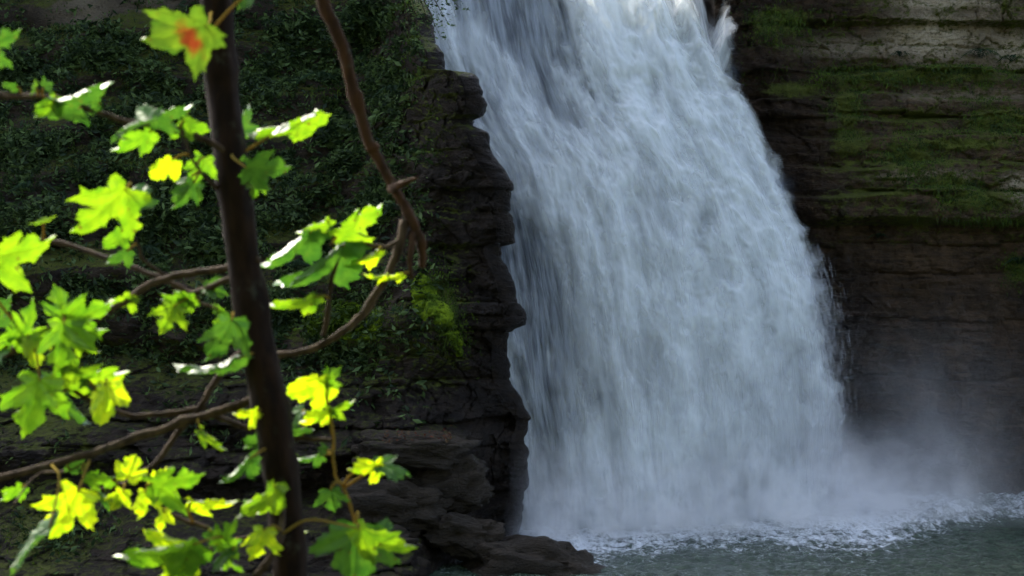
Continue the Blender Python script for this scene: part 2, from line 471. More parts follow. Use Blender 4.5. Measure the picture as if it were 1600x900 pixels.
# ------------------------------------------------------------------ cliff left of the fall
PROF = [(-900, 560), (-200, 610), (-60, 640), (0, 668), (40, 672), (70, 688), (98, 690), (104, 712), (109, 734), (120, 745), (140, 752), (165, 754), (177, 750),
        (182, 730), (192, 733), (205, 755), (240, 765), (260, 778), (285, 797), (300, 800), (330, 797), (350, 803), (379, 803),
        (385, 783), (400, 783), (420, 793), (440, 803), (465, 806), (485, 818), (508, 816), (515, 797), (530, 794), (580, 795),
        (605, 800), (620, 812), (640, 822), (655, 833), (670, 832), (690, 822), (705, 824), (760, 824), (800, 817), (830, 812), (900, 815)]
PROF_Z = np.array([zb(p[0]) for p in PROF][::-1]); PROF_X = np.array([(p[1] - 800) / F * 80 for p in PROF][::-1])
LB = sorted([zb(p) for p in (900, 835, 765, 692, 655, 590, 515, 470, 384, 330, 296, 230, 180, 150, 103, 50, 10, -30, -90, -150, -240, -330, -430, -560, -900)])
def left_base(x, z):
    px = 800 + x / 80 * F; py = 450 - (z - CAMZ) / 80 * F
    Y = np.full_like(x, 80.0)
    back = sstep(720, 500, px)
    Y += back * np.clip((530 - py) / 530, 0, 1.6) * 13.0                     # vegetated slope leaning back
    Y -= 4.5 * sstep(540, 720, py) * sstep(800, 640, px)                      # foot of the wall comes forward
    Y -= 6.5 * sstep(740, 860, py) * sstep(770, 650, px)
    Y -= 2.6 * np.exp(-(((px - 645) / 70) ** 2 + ((py - 520) / 75) ** 2))     # mossy outcrop
    Y -= 1.6 * np.exp(-(((px - 690) / 90) ** 2 + ((py - 690) / 45) ** 2))
    Y += 1.6 * sstep(560, 300, px) * np.exp(-((py - 560) / 60) ** 2)          # dark hollow under the slope
    Y += 0.5 * sstep(735, 700, px) * sstep(430, 380, py)
    Y += 1.5 * fbm(x * 0.16, z * 0.16, 2.2, 4, 41) * sstep(790, 650, px)
    # terraces in the slope
    Y -= back * 0.9 * np.abs(((py + 25 * np.sin(px * 0.012)) / 88.0) % 1.0 - 0.5) * 2
    return Y
def build_left():
    nz = 520
    zc = np.concatenate([np.linspace(-1.2, 24.5, nz - 60), np.linspace(24.6, 42, 60)])
    nf, nc, nb = 520, 26, 90
    s = np.linspace(0, 1, nf)
    XC = np.interp(zc, PROF_Z, PROF_X)
    r = 0.7
    P = np.zeros((nf + nc + nb, nz, 3)); S = np.zeros((nf + nc + nb, nz))
    for k in range(nz):
        xc = XC[k]
        xs = -46 + (xc - r + 46) * (1 - (1 - s) ** 1.6)
        P[:nf, k, 0] = xs
        P[:nf, k, 2] = zc[k]
        th = np.linspace(0, np.pi / 2, nc)
        P[nf:nf + nc, k, 0] = xc - r + r * np.sin(th)
        P[nf:nf + nc, k, 1] = r * (1 - np.cos(th))
        tb = np.linspace(0, 1, nb + 1)[1:]
        P[nf + nc:, k, 0] = xc - 1.6 * tb - 0.4 * np.sin(tb * 9)
        P[nf + nc:, k, 1] = r + tb * 24
        P[nf:, k, 2] = zc[k]
    x, z = P[..., 0], P[..., 2]
    yb = np.zeros_like(x)
    yb[:nf] = left_base(x[:nf], z[:nf])
    yc = left_base((XC - r)[None, :], zc[None, :])
    P[:nf, :, 1] = yb[:nf]
    P[nf:, :, 1] += yc
    # relief along the plan normal
    arc = np.concatenate([np.zeros((1, nz)), np.cumsum(np.hypot(np.diff(P[..., 0], axis=0), np.diff(P[..., 1], axis=0)), axis=0)], 0)
    d = strata(arc, z, LB, 11, 0.60, lump=1.3, fac=0.8)
    px = 800 + P[..., 0] / P[..., 1] * F; py = 450 - (z - CAMZ) / P[..., 1] * F
    soft = np.zeros_like(d); soft[:nf] = sstep(640, 480, px[:nf]) * sstep(600, 520, py[:nf])
    d = d * (1 - 0.8 * soft) + soft * 0.9 * fbm(arc * 0.45, z * 0.45, 3, 5, 77)
    nx = np.zeros_like(d); ny = -np.ones_like(d)
    th = np.linspace(0, np.pi / 2, nc)
    nx[nf:nf + nc] = np.sin(th)[:, None]; ny[nf:nf + nc] = -np.cos(th)[:, None]
    nx[nf + nc:] = 1; ny[nf + nc:] = 0
    damp = np.ones_like(d); damp[nf - 8:nf + nc] = 0.22; damp[nf + nc:] = 0.3
    P[..., 0] += nx * d * damp; P[..., 1] += ny * d * damp
    N = normals_from_grid(P)
    up = np.abs(N[..., 2])
    n1 = fbm(P[..., 0] * 0.35, z * 0.35, P[..., 1] * 0.2, 4, 5)
    moss = np.clip(0.25 + 1.1 * up - 0.35 + 1.1 * n1, 0, 1) * 0.75
    moss *= sstep(800, 690, px) * 0.9 + 0.05
    moss = np.maximum(moss, 0.95 * np.exp(-(((px - 690) / 28) ** 2 + ((py - 475 + (690 - px) * 0.9) / 42) ** 2) ** 1.5))
    moss = np.maximum(moss, 0.9 * np.exp(-(((px - 545) / 55) ** 2 + ((py - 505) / 40) ** 2) ** 1.5))
    moss *= 1 - 0.4 * sstep(560, 640, py) * (1 - np.exp(-((px - 60) / 90) ** 2))
    pale = 0.35 * np.exp(-(((px - 130) / 50) ** 2 + ((py - 10) / 45) ** 2)) + 0.3 * np.exp(-(((px - 235) / 40) ** 2 + ((py - 5) / 30) ** 2))
    pale += 0.35 * np.exp(-(((px - 680) / 35) ** 2 + ((py - 683) / 6) ** 2))
    wet = np.clip(sstep(600, 720, px) * 0.9 + 0.8 * sstep(540, 620, py), 0, 1)
    wet[nf:] = 1
    V = P.reshape(-1, 3)
    o = mesh_np("rock_cliff_left", V, grid_faces(P.shape[0], nz), M['rock_l'], attrs={"moss": moss, "pale": pale, "wet": wet})
    tag(o, kind="structure")
    return P[:nf], N[:nf]
LP, LN = build_left()

# ------------------------------------------------------------------ cliff right of the fall
RB = sorted([zb(p, 95) for p in (900, 800, 690, 600, 505, 430, 380, 345, 300, 255, 205, 172, 138, 92, 50, 12, -30, -80, -150, -230, -330, -460, -600)])
def right_base(x, z):
    px = 800 + x / 95 * F; py = 450 - (z - CAMZ) / 95 * F
    led = sstep(1180, 1380, px)
    Y = np.full_like(x, 97.2)
    Y -= 1.5 * led * sstep(352, 338, py)
    for p0, st in ((300, 1.1), (255, 0.7), (205, 1.0), (172, 0.6), (138, 0.9), (92, 1.5)):
        pp = p0 + 7 * np.sin(px * 0.017 + p0)
        Y += st * (0.35 + 0.65 * led) * sstep(pp + 3, pp - 6, py)
    Y -= 0.9 * sstep(15, 5, py) * led
    Y += 0.5 * sstep(600, 800, py)
    Y += 0.9 * fbm(x * 0.14, z * 0.2, 2.2, 3, 141)
    return Y
def build_right():
    nx_, nz = 420, 470
    xc = np.linspace(9.0, 44.0, nx_) ; xc = np.concatenate([np.linspace(10.7, 10.95, 24), np.linspace(11.0, 28.5, 300), np.linspace(28.8, 60, 60)]); nx_ = len(xc)
    zc = np.concatenate([np.linspace(-1.2, 27.5, nz - 50), np.linspace(27.7, 37, 50)])
    x, z = np.meshgrid(xc, zc, indexing='ij')
    Y = right_base(x, z)
    px = 800 + x / 95 * F; py = 450 - (z - CAMZ) / 95 * F
    Y = Y - strata(x, z, RB, 55, 0.55, 1.0, 4.2, lump=0.9, fac=0.5)
    nr = 24
    Y[:nr] += (np.linspace(1, 0, nr) ** 1.0)[:, None] * 30
    P = np.stack([x, Y, z], -1)
    N = normals_from_grid(P); up = np.abs(N[..., 2])
    px = 800 + x / Y * F; py = 450 - (z - CAMZ) / Y * F
    def blob(cx, cy, sx, sy, p=1.3): return np.exp(-(((px - cx) / sx) ** 2 + ((py - cy) / sy) ** 2) ** p)
    n1 = fbm(x * 0.3, z * 0.5, 0, 4, 155)
    moss = 0.27 + 0.4 * up + 0.6 * n1
    moss *= sstep(1180, 1330, px) * sstep(470, 330, py)
    for b in ((1440, 118, 190, 18), (1325, 165, 30, 48), (1560, 190, 70, 32), (1420, 245, 55, 40), (1530, 312, 80, 26), (1590, 420, 28, 30), (1340, 120, 70, 16), (1480, 285, 60, 18), (1220, 35, 60, 30), (1240, 140, 60, 16), (1500, 225, 110, 14), (1380, 300, 70, 10), (1330, 220, 40, 30)):
        moss = np.maximum(moss, 0.85 * blob(*b))
    moss = np.maximum(moss, 0.45 * blob(1240, 60, 110, 45) + 0.2 * blob(1470, 400, 90, 60))
    pale = 0.95 * blob(1445, 55, 62, 40) + 0.9 * blob(1475, 4, 90, 9) + 0.8 * blob(1590, 85, 30, 26) + 0.9 * blob(1590, 292, 24, 20) + 0.8 * blob(1596, 323, 18, 7)
    pale += 0.4 * blob(1530, 343, 90, 4) + 0.5 * blob(1540, 60, 80, 50) + 0.4 * blob(1440, 275, 90, 12) + 0.4 * blob(1330, 75, 80, 18) + 0.35 * blob(1500, 150, 120, 10)
    wet = 0.95 * sstep(1440, 1220, px) + 0.55 * sstep(350, 470, py)
    o = mesh_np("rock_cliff_right", P.reshape(-1, 3), grid_faces(nx_, nz), M['rock_r'], attrs={"moss": moss, "pale": np.clip(pale, 0, 1), "wet": np.clip(wet, 0, 1)})
    tag(o, kind="structure")
    return P, N, o
RP, RN, right_cliff = build_right()

# ------------------------------------------------------------------ waterfall: flow surface
T_ROWS = np.array([-0.10, 0.0, 0.12, 0.24, 0.35, 0.47, 0.58, 0.70, 0.82, 0.92, 1.0])
L_PX = np.array([620, 632, 650, 690, 735, 752, 765, 775, 792, 800, 806.])
R_PX = np.array([1116, 1120, 1146, 1184, 1222, 1264, 1288, 1304, 1312, 1314, 1312.])
ZTOP = 25.4
LIP_U = np.array([-0.2, 0.0, 0.5, 0.78, 0.86, 0.90, 0.94, 0.975, 1.0, 1.03, 1.2])
LIP_Z = np.array([1.4, 1.4, 1.3, 0.9, -0.9, 0.2, -1.0, -3.3, -2.6, -1.5, -1.0])
def fall_point(u, t):
    """u across 0..1 (may run past), t down 0..1"""
    L = np.interp(t, T_ROWS, L_PX); Rr = np.interp(t, T_ROWS, R_PX)
    px = L + (Rr - L) * u
    tt = np.clip(t, 0, 1)
    Yl = 94.0 - 10.4 * (1 - (1 - tt) ** 1.7)
    Yr = 94.0 - 4.2 * tt - 0.6 * tt * tt
    s = u ** 1.15 if np.isscalar(u) else np.sign(u) * np.abs(u) ** 1.15
    Y = Yl + (Yr - Yl) * s - 1.6 * np.clip(np.sin(np.pi * np.clip(u, 0, 1)), 0, 1) * sstep(0, 0.5, tt)
    Y = Y + np.where(t < 0, -t * 60, 0)
    z = ZTOP * (1 - tt)
    # the lip dips to the right
    z = z + (1 - sstep(0.0, 0.22, t)) * np.interp(u, LIP_U, LIP_Z) + np.where(t < 0, -t * 22, 0)
    x = (px - 800) / F * Y
    return x, Y, z
def fall_grid(nu, nv, off, u0=-0.02, u1=1.02, t0=-0.05, seed=0, amp=1.0, disp=True):
    u, t = np.meshgrid(np.linspace(u0, u1, nu), np.linspace(t0, 1.0, nv), indexing='ij')
    x, Y, z = fall_point(u, t)
    a = u * 17.0; b = t * 25.0
    if disp:
        wa = 0.8 * fbm(a * 0.3, b * 0.12, seed + 1.0, 3, 201 + seed)
        wb = 1.5 * fbm(a * 0.4, b * 0.2, seed + 2.0, 3, 211 + seed)
        st = fbm((a + wa) * 0.9, (b + wb) * 0.16, seed, 5, 221 + seed)
        puff = fbm((a + wa) * 0.55, (b + wb) * 0.34, seed, 5, 231 + seed)
        mixp = np.clip(0.40 + 1.1 * (u - 0.25) * (1 - t) + 0.35 * (1 - t), 0, 1)
        bil = 0.45 - np.abs(fbm((a + wa) * 0.5, (b + wb) * 0.33, seed, 5, 236 + seed)) * 2.2
        h = st * (1 - mixp) + (0.5 * puff + 0.5 * bil) * mixp
        d = off + amp * (0.9 * h + 0.10 * fbm(a * 3, b * 0.7, seed, 3, 241 + seed))
    else:
        h = np.zeros_like(u); d = off + 0 * u
    P = np.stack([x, Y - d, z + 0.35 * d], -1)
    return P, u, t, a, b, h
fall = empty("waterfall", (6.5, 88, 0))
tag(fall, "broad white waterfall pouring over dark rock into the green pool", "waterfall")
# rock bed under the water
P, u, t, a, b, h = fall_grid(140, 200, -0.9, -0.1, 1.12, -0.30, 3, 0.5)
P[..., 1] += np.clip(u - 0.93, 0, 1) * 45
dd = strata(P[..., 0], P[..., 2], RB, 91, 0.5)
P[..., 1] -= dd * 0.6
P[:, -1, 2] -= 1.2
z0 = np.zeros(P.shape[:2])
bed = mesh_np("rock_bed", P.reshape(-1, 3), grid_faces(140, 200), M['rock_l'], attrs={"moss": z0, "pale": z0, "wet": z0 + 1})
tag(bed, kind="structure")
# thin water directly on the rock
def edge_fall(u, t, seed, soft=0.06):
    """1 inside the fall, fading to 0 past its right margin in wisps"""
    rag = 0.14 * fbm(t * 7, u * 2, seed, 4, 300 + seed) + 0.05 * fbm(t * 22, u * 5, seed, 3, 310 + seed)
    c = 1.0 + rag * (0.6 + 0.7 * sstep(0.1, 0.6, t)) + 0.05 * sstep(0.14, 0.06, t)
    return sstep(c + soft, c - soft, u)
P, u, t, a, b, h = fall_grid(180, 320, -0.45, -0.02, 1.06, -0.30, 5, 0.35)
f = edge_fall(u + 0.03, t, 5, 0.05)
offset_parent(mesh_np("water_sheet", P.reshape(-1, 3), grid_faces(180, 320), M['sheet'], attrs={"foam": f}, uv=np.stack([a, b], -1)), fall)

def density(u, t, h, seed):
    """how much air the water holds: thin dark windows high up in the middle, thick on the left rib and at the right"""
    low = fbm(u * 17 * 0.22, t * 25 * 0.10, seed * 0.0 + 4.4, 4, 351)
    d = 0.52 + 0.14 * t + (1.6 - 0.9 * t) * h + 1.0 * low
    win = np.exp(-(((u - 0.42) / 0.16) ** 2 + ((t - 0.12) / 0.13) ** 2)) * 0.62 + np.exp(-(((u - 0.30) / 0.10) ** 2 + ((t - 0.06) / 0.07) ** 2)) * 0.3
    win += np.exp(-(((u - 0.56) / 0.07) ** 2 + ((t - 0.33) / 0.10) ** 2)) * 0.30
    win += np.exp(-(((u - 0.17) / 0.05) ** 2 + ((t - 0.62) / 0.16) ** 2)) * 0.18
    win += np.exp(-(((u - 0.07) / 0.07) ** 2 + ((t - 0.68) / 0.14) ** 2)) * 0.28 + np.exp(-(((u - 0.12) / 0.06) ** 2 + ((t - 0.85) / 0.10) ** 2)) * 0.22
    rib = np.exp(-(((u - (0.16 + 0.25 * t)) / 0.07) ** 2)) * sstep(0.02, 0.12, t) * sstep(0.55, 0.3, t) * 0.28
    rib += np.exp(-(((u - 0.74) / 0.16) ** 2 + ((t - 0.12) / 0.16) ** 2)) * 0.35
    return d - win + rib
VE = [("foam_veil", 'veil0', 300, 480, 0.0, 7, 0.9), ("foam_veil", 'veil1', 300, 480, 0.6, 8, 1.3), ("foam_veil", 'veil2', 260, 420, 1.2, 9, 1.7)]
for nm, mt, nu, nv, off, sd_, amp in VE:
    P, u, t, a, b, h = fall_grid(nu, nv, off, -0.02, 1.18, -0.30, sd_, amp)
    e = edge_fall(u, t, sd_, 0.06 + 0.04 * off)
    f = density(u, t, h, sd_) * e - 0.75 * (1 - e)
    o = mesh_np(nm, P.reshape(-1, 3), grid_faces(nu, nv), M[mt], attrs={"foam": f}, uv=np.stack([a, b], -1))
    offset_parent(o, fall)
# spray: falling strings of drops, thick along the right margin
def spray(n):
    uu = np.concatenate([rng.uniform(0, 1.0, n // 2), 0.96 + rng.normal(0.0, 0.035, n - n // 2)])
    tt = rng.uniform(0.16, 0.97, n)
    keep = fbm(uu * 9, tt * 8, 0.5, 3, 401) > -0.05 - 0.1 * (uu > 0.9)
    keep &= ~((uu > 0.93) & (tt < 0.5))
    uu, tt = uu[keep], tt[keep]
    n = len(uu)
    x, y, z = fall_point(uu, tt)
    x2, y2, z2 = fall_point(uu, tt + 0.01)
    D = np.stack([x2 - x, y2 - y, z2 - z], -1); D /= np.linalg.norm(D, axis=1)[:, None]
    D[:, 0] += rng.normal(0, 0.06, n); D[:, 1] += rng.normal(0, 0.06, n)
    off = rng.uniform(0.6, 2.4, n)
    off = np.where(uu > 0.9, off * 0.5, off)
    C = np.stack([x, y - off, z + 0.35 * off], -1)
    Ln = rng.uniform(0.15, 0.75, n) * (0.6 + 0.8 * tt); r = rng.uniform(0.005, 0.014, n)
    A = np.array([1.0, 0, 0]); B = np.array([0, 1.0, 0])
    V = np.stack([C - D * Ln[:, None], C + A * r[:, None], C + B * r[:, None], C - A * r[:, None], C - B * r[:, None], C + D * Ln[:, None] * 0.6], 1)
    base = (np.arange(n) * 6)[:, None, None]
    tri = np.array([(0, 1, 2), (0, 2, 3), (0, 3, 4), (0, 4, 1), (5, 2, 1), (5, 3, 2), (5, 4, 3), (5, 1, 4)])[None]
    return V.reshape(-1, 3), (base + tri).reshape(-1, 3)
V, Fc = spray(12000)
sp = mesh_np("spray", V, Fc, M['strand'])
offset_parent(sp, fall)
sp["kind"] = "stuff"

# ------------------------------------------------------------------ pool
FRONT_PX = np.array([780, 850, 930, 1000, 1050, 1120, 1200, 1300, 1400, 1450, 1520, 1600, 1750.])
FRONT_PY = np.array([872, 868, 862, 858, 846, 834, 836, 842, 842, 838, 820, 812, 805.])
def build_pool():
    xc = np.concatenate([np.linspace(-70, -8, 60)[:-1], np.linspace(-8, 28, 430)[:-1], np.linspace(28, 70, 40)])
    yc = np.concatenate([np.linspace(14, 68, 50)[:-1], np.linspace(68, 98.5, 360)])
    x, y = np.meshgrid(xc, yc, indexing='ij')
    px = 800 + x / y * F; py = 450 + CAMZ / y * F
    fp = np.interp(px, FRONT_PX, FRONT_PY)
    fy = CAMZ * F / (fp - 450)
    s = (y - fy)                                       # metres behind the foam front
    wob = 1.5 * fbm(x * 0.35, y * 0.25, 0, 4, 501) + 2.6 * fbm(x * 0.13, y * 0.10, 3, 3, 502)
    foam = sstep(-10.0, 5.0, s + 1.8 * wob) ** 1.5 * sstep(700, 840, px)
    foam = foam * 0.90 + 0.20 + 0.40 * fbm(x * 0.5, y * 0.35, 3, 3, 503)
    foam -= 0.75 * sstep(1330, 1540, px) * (0.6 + 0.9 * fbm(x * 0.4, y * 0.2, 5, 3, 505))
    churn = sstep(-1, 4, s) * sstep(760, 860, px)
    z = 0.26 * fbm(x * 0.8, y * 0.7, 1, 5, 511) + 0.13 * fbm(x * 2.6, y * 2.0, 1, 3, 513)
    z += churn * (1.1 * np.abs(fbm(x * 0.45, y * 0.4, 2, 5, 515)) + 0.05 + 0.35 * fbm(x * 1.4, y * 1.1, 2, 3, 517))
    z += 0.9 * np.exp(-(((px - 1240) / 45) ** 2 + ((y - 92) / 2.2) ** 2)) + 0.5 * np.exp(-(((px - 1480) / 60) ** 2 + ((y - 90) / 1.5) ** 2))
    z += 0.5 * np.exp(-(((px - 1120) / 60) ** 2 + ((y - 87.5) / 1.5) ** 2))
    V = np.stack([x, y, z], -1)
    tag(mesh_np("pool", V.reshape(-1, 3), grid_faces(len(xc), len(yc)), M['pool'], attrs={"foam": foam}), kind="structure")
build_pool()

# ------------------------------------------------------------------ plateau, bank and wooded slopes outside the frame
def sheet(name, xs, ys, zf, mat):
    x, y = np.meshgrid(xs, ys, indexing='ij')
    V = np.stack([x, y, zf(x, y)], -1)
    tag(mesh_np(name, V.reshape(-1, 3), grid_faces(len(xs), len(ys)), mat), kind="structure")
sheet("plateau_left", np.linspace(-60, -5.5, 40), np.linspace(90, 170, 40), lambda x, y: 39 + 3 * sstep(90, 120, y) + 1.5 * fbm(x * .1, y * .1, 0, 4, 601), M['forest'])  # unseen; raised, like the cliff top, to keep sun off the ledge
sheet("plateau_right", np.linspace(11.5, 70, 40), np.linspace(97, 170, 40), lambda x, y: 33 + 3 * sstep(97, 120, y) + 1.5 * fbm(x * .1, y * .1, 0, 4, 602), M['forest'])
sheet("river", np.linspace(-8, 14, 30), np.linspace(112, 170, 40), lambda x, y: 31.0 - 0.13 * (x - 2) + 0.05 * fbm(x, y, 0, 4, 603), M['sheet'])
sheet("bank", np.linspace(-30, 30, 60), np.linspace(-3, 22, 60), lambda x, y: CAMZ - 1.5 - 11.5 * sstep(3.5, 21, y) + 0.25 * fbm(x * .5, y * .5, 0, 4, 604) * sstep(0, 2, np.abs(y)), M['bank'])
sheet("wooded_hillside", np.linspace(-140, 140, 80), np.linspace(-90, -2.9, 50), lambda x, y: CAMZ - 1.5 + 0.8 * np.clip(-3 - y, 0, 100) + 2.5 * fbm(x * .15, y * .15, 0, 4, 605), M['forest'])  # unseen; enlarged and lightened to bounce warm light into the gorge

# ------------------------------------------------------------------ boulders at the foot of the left cliff
def boulder(px, py, Y, sx, sy, sz, seed, label, moss=0.2, flat=0.0, rot=0.0, wet=1.0):
    """rounded broken limestone block; px,py = where its centre stands in the photograph at distance Y"""
    n, m = 56, 36
    th, ph = np.meshgrid(np.linspace(0, 2 * np.pi, n), np.linspace(-np.pi / 2, np.pi / 2, m), indexing='ij')
    e = 0.72
    pw = lambda v: np.sign(v) * np.abs(v) ** e
    X = pw(np.cos(th)) * pw(np.cos(ph)); Yy = pw(np.sin(th)) * pw(np.cos(ph)); Z = pw(np.sin(ph))
    d = 1 + 0.55 * fbm(X * 1.0, Yy * 1.0, Z * 1.3 + seed, 3, seed) - 0.30 * np.abs(fbm(X * 2.0, Yy * 2.0, Z * 4 + seed, 4, seed + 3)) + 0.05 * fbm(X * 7, Yy * 7, Z * 9, 3, seed + 6)
    fv, fe = facets(th * 1.9 + 0.4 * fbm(X * 2, Yy * 2, Z * 2, 2, seed + 9), ph * 2.2, 1.0, 1.0, seed + 70)
    d = d + (0.22 * fv - 0.06 * np.exp(-(fe / 0.08) ** 2)) * np.cos(ph)
    P = np.stack([X * d * sx, Yy * d * sy, Z * d * sz], -1)
    P[-1] = P[0]
    c, s = math.cos(rot), math.sin(rot)
    Px = P[..., 0] * c - P[..., 2] * s; Pz = P[..., 0] * s + P[..., 2] * c
    P = np.stack([Px, P[..., 1], Pz], -1)
    N = normals_from_grid(P)
    mo = np.clip(moss + 0.6 * np.clip(P[..., 2] / sz, 0, 1) * moss + 0.5 * fbm(P[..., 0], P[..., 1], P[..., 2], 3, seed + 8) * moss, 0, 1)
    zz = np.zeros_like(mo)
    o = mesh_np("boulder", P.reshape(-1, 3), grid_faces(n, m), M['rock_l'], attrs={"moss": mo, "pale": zz + 0.05, "wet": zz + wet})
    o.location = Vector([float(v) for v in at(px, py, Y)])
    tag(o, label, "boulder", "boulders at the foot of the left cliff")
    return o
boulder(825, 893, 73.2, 2.55, 1.8, 1.25, 3, "low rounded dark boulder at the pool's edge below the fall", 0.05, rot=-0.15)
boulder(700, 760, 74.6, 1.7, 1.2, 1.15, 12, "upright dark boulder leaning against the cliff above the pool-edge boulder", 0.15, rot=0.2)
boulder(640, 705, 74.2, 2.3, 1.4, 0.75, 23, "flat-topped slab with red leaf litter on it", 0.22, rot=-0.05)
boulder(610, 790, 73.4, 2.2, 1.4, 1.0, 34, "dark boulder right of the large hanging maple leaf", 0.12, rot=-0.1)
boulder(730, 838, 73.4, 1.5, 1.2, 0.9, 45, "small dark boulder wedged behind the pool-edge boulder", 0.1, rot=-0.25)
boulder(560, 868, 72.2, 2.6, 1.5, 1.0, 56, "wide dark boulder at the bottom edge behind the large maple leaf", 0.15, rot=0.1)

# ------------------------------------------------------------------ vegetation on the cliffs
def leaf_cloud(C, size, n_dirs=None, droop=0.0, seed=0):
    """diamond leaves at centres C (n,3): verts, tris, tone"""
    n = len(C)
    r = np.random.default_rng(seed)
    D = r.normal(size=(n, 3)); D[:, 2] = D[:, 2] * 0.6 - droop; D /= np.linalg.norm(D, axis=1)[:, None]
    E = np.cross(D, r.normal(size=(n, 3))); E /= np.linalg.norm(E, axis=1)[:, None] + 1e-9
    sz = size * (0.45 + 1.3 * r.random(n) ** 2)[:, None]
    Nn = np.cross(D, E)
    V = np.stack([C - D * sz, C + E * sz * 0.42 + Nn * sz * 0.12, C + D * sz, C - E * sz * 0.42 + Nn * sz * 0.12], 1)
    b = (np.arange(n) * 4)[:, None, None]
    T = (b + np.array([(0, 1, 2), (0, 2, 3)])[None]).reshape(-1, 3)
    return V.reshape(-1, 3), T, np.repeat(r.uniform(-0.5, 0.5, n), 4)

def shrub(px, py, Y, rx, rz, n, seed, label, size=0.10, mat='shrub', group="shrubs on the slope left of the fall"):
    c = at(px, py, Y)
    r = np.random.default_rng(seed)
    root = empty("shrub", (c[0], c[1] + rx * 0.3, c[2] - rz * 0.8))
    tag(root, label, "shrub", group)
    # stems
    ends = []
    stems_V, stems_F, k = [], [], 0
    base = np.array([c[0], c[1] + rx * 0.3, c[2] - rz * 0.95])
    for q in range(7):
        a = r.uniform(0, 2 * np.pi); rad = rx * r.uniform(0.3, 0.8)
        e = c + np.array([math.cos(a) * rad, math.sin(a) * rad * 0.7, rz * r.uniform(-0.3, 0.75)])
        mid = (base + e) / 2 + r.normal(0, 0.12, 3)
        Pp = catmull([base, mid, e], 9)
        V, f = tube_arrays(Pp, np.linspace(0.035, 0.008, 9), 5)
        stems_V.append(V); stems_F += [tuple(dict.fromkeys(i + k for i in q_)) for q_ in f]; k += len(V)
        ends += [e, mid]
    me = bpy.data.meshes.new("stem"); me.from_pydata(np.vstack(stems_V).tolist(), [], stems_F); me.materials.append(M['twig'])
    so = bpy.data.objects.new("stem", me); col.objects.link(so); offset_parent(so, root)
    # leaf clumps
    cl = []
    nc = 26
    for q in range(nc):
        dvec = r.normal(size=3); dvec /= np.linalg.norm(dvec)
        cc = c + dvec * np.array([rx, rx * 0.7, rz]) * r.uniform(0.35, 1.0)
        m = n // nc
        cl.append(cc + r.normal(size=(m, 3)) * np.array([0.30, 0.25, 0.16]) * rx * 0.75)
    V, T, tone = leaf_cloud(np.vstack(cl), size, droop=0.3, seed=seed)
    fo = mesh_np("foliage", V, T, M[mat], attrs={"tone": tone}, smooth=False)
    offset_parent(fo, root)
    return root
def left_depth(px, py):
    """distance of the left cliff surface behind a photograph pixel"""
    d = np.abs((800 + LP[..., 0] / LP[..., 1] * F) - px) + np.abs((450 - (LP[..., 2] - CAMZ) / LP[..., 1] * F) - py)
    i = np.unravel_index(np.argmin(d), d.shape)
    return LP[i][1]
SH = [(60, 235, 1.9, 1.3, "grey-green shrub behind the upper left maple twigs"), (150, 95, 1.5, 1.2, "dark shrub under the pale rock in the top left corner"),
      (250, 330, 2.0, 1.5, "broad dark green shrub left of the maple trunk, mid height"), (60, 350, 1.6, 1.2, "dim shrub at the left edge behind the spotted maple leaf"),
      (330, 395, 1.4, 1.0, "small shrub touching the left side of the maple trunk"), (470, 60, 2.0, 1.2, "drooping blue-green shrub between the trunk and the brown branch, near the top"),
      (450, 340, 1.9, 1.4, "mid-green shrub just right of the maple trunk, mid height"), (590, 30, 1.9, 1.0, "shrub right of the brown branch at the top edge"),
      (540, 260, 1.3, 0.9, "low shrub under the brown branch on the rock terrace"), (250, 180, 1.7, 1.0, "thin shrub left of the trunk, behind the upper maple leaves"),
      (520, 500, 1.5, 0.9, "bright mossy shrub beside the outcrop, right of the trunk"), (20, 110, 1.4, 1.0, "bare-looking shrub at the left edge near the top")]
for i, (px, py, rx, rz, lab) in enumerate(SH):
    shrub(px, py, left_depth(px, py) - 0.6, rx, rz, 2600, 900 + i, lab, 0.13 + 0.11 * random.random(), 'grass' if i == 10 else 'shrub')
# hanging branch over the fall's left shoulder
def hanging_branch():
    Y = 81.0
    root = empty("overhanging_branch", at(610, -40, Y + 1))
    tag(root, "leafy branch hanging over the top left shoulder of the fall", "branch")
    r = np.random.default_rng(77)
    k = 0; C = []; SV = []; SF = []
    for tip in ((718, 12), (700, 35), (688, 58), (672, 40), (650, 25), (640, 60), (712, -8)):
        Pp = catmull([at(600, -60, Y + 1.2), at((600 + tip[0]) / 2 + 8, tip[1] / 2 - 45, Y + 0.4), at(tip[0], tip[1], Y)], 16)
        V, f = tube_arrays(Pp, np.linspace(0.045, 0.008, 16), 5)
        SV.append(V); SF += [tuple(dict.fromkeys(i + k for i in q)) for q in f]; k += len(V)
        for p in Pp[7:]:
            C.append(p + r.normal(size=(16, 3)) * np.array([0.26, 0.3, 0.13]))
    me = bpy.data.meshes.new("limb"); me.from_pydata(np.vstack(SV).tolist(), [], SF); me.materials.append(M['twig'])
    so = bpy.data.objects.new("limb", me); col.objects.link(so); offset_parent(so, root)
    V, T, tone = leaf_cloud(np.vstack(C), 0.085, seed=78)
    offset_parent(mesh_np("foliage", V, T, M['shrub'], attrs={"tone": tone}, smooth=False), root)
hanging_branch()

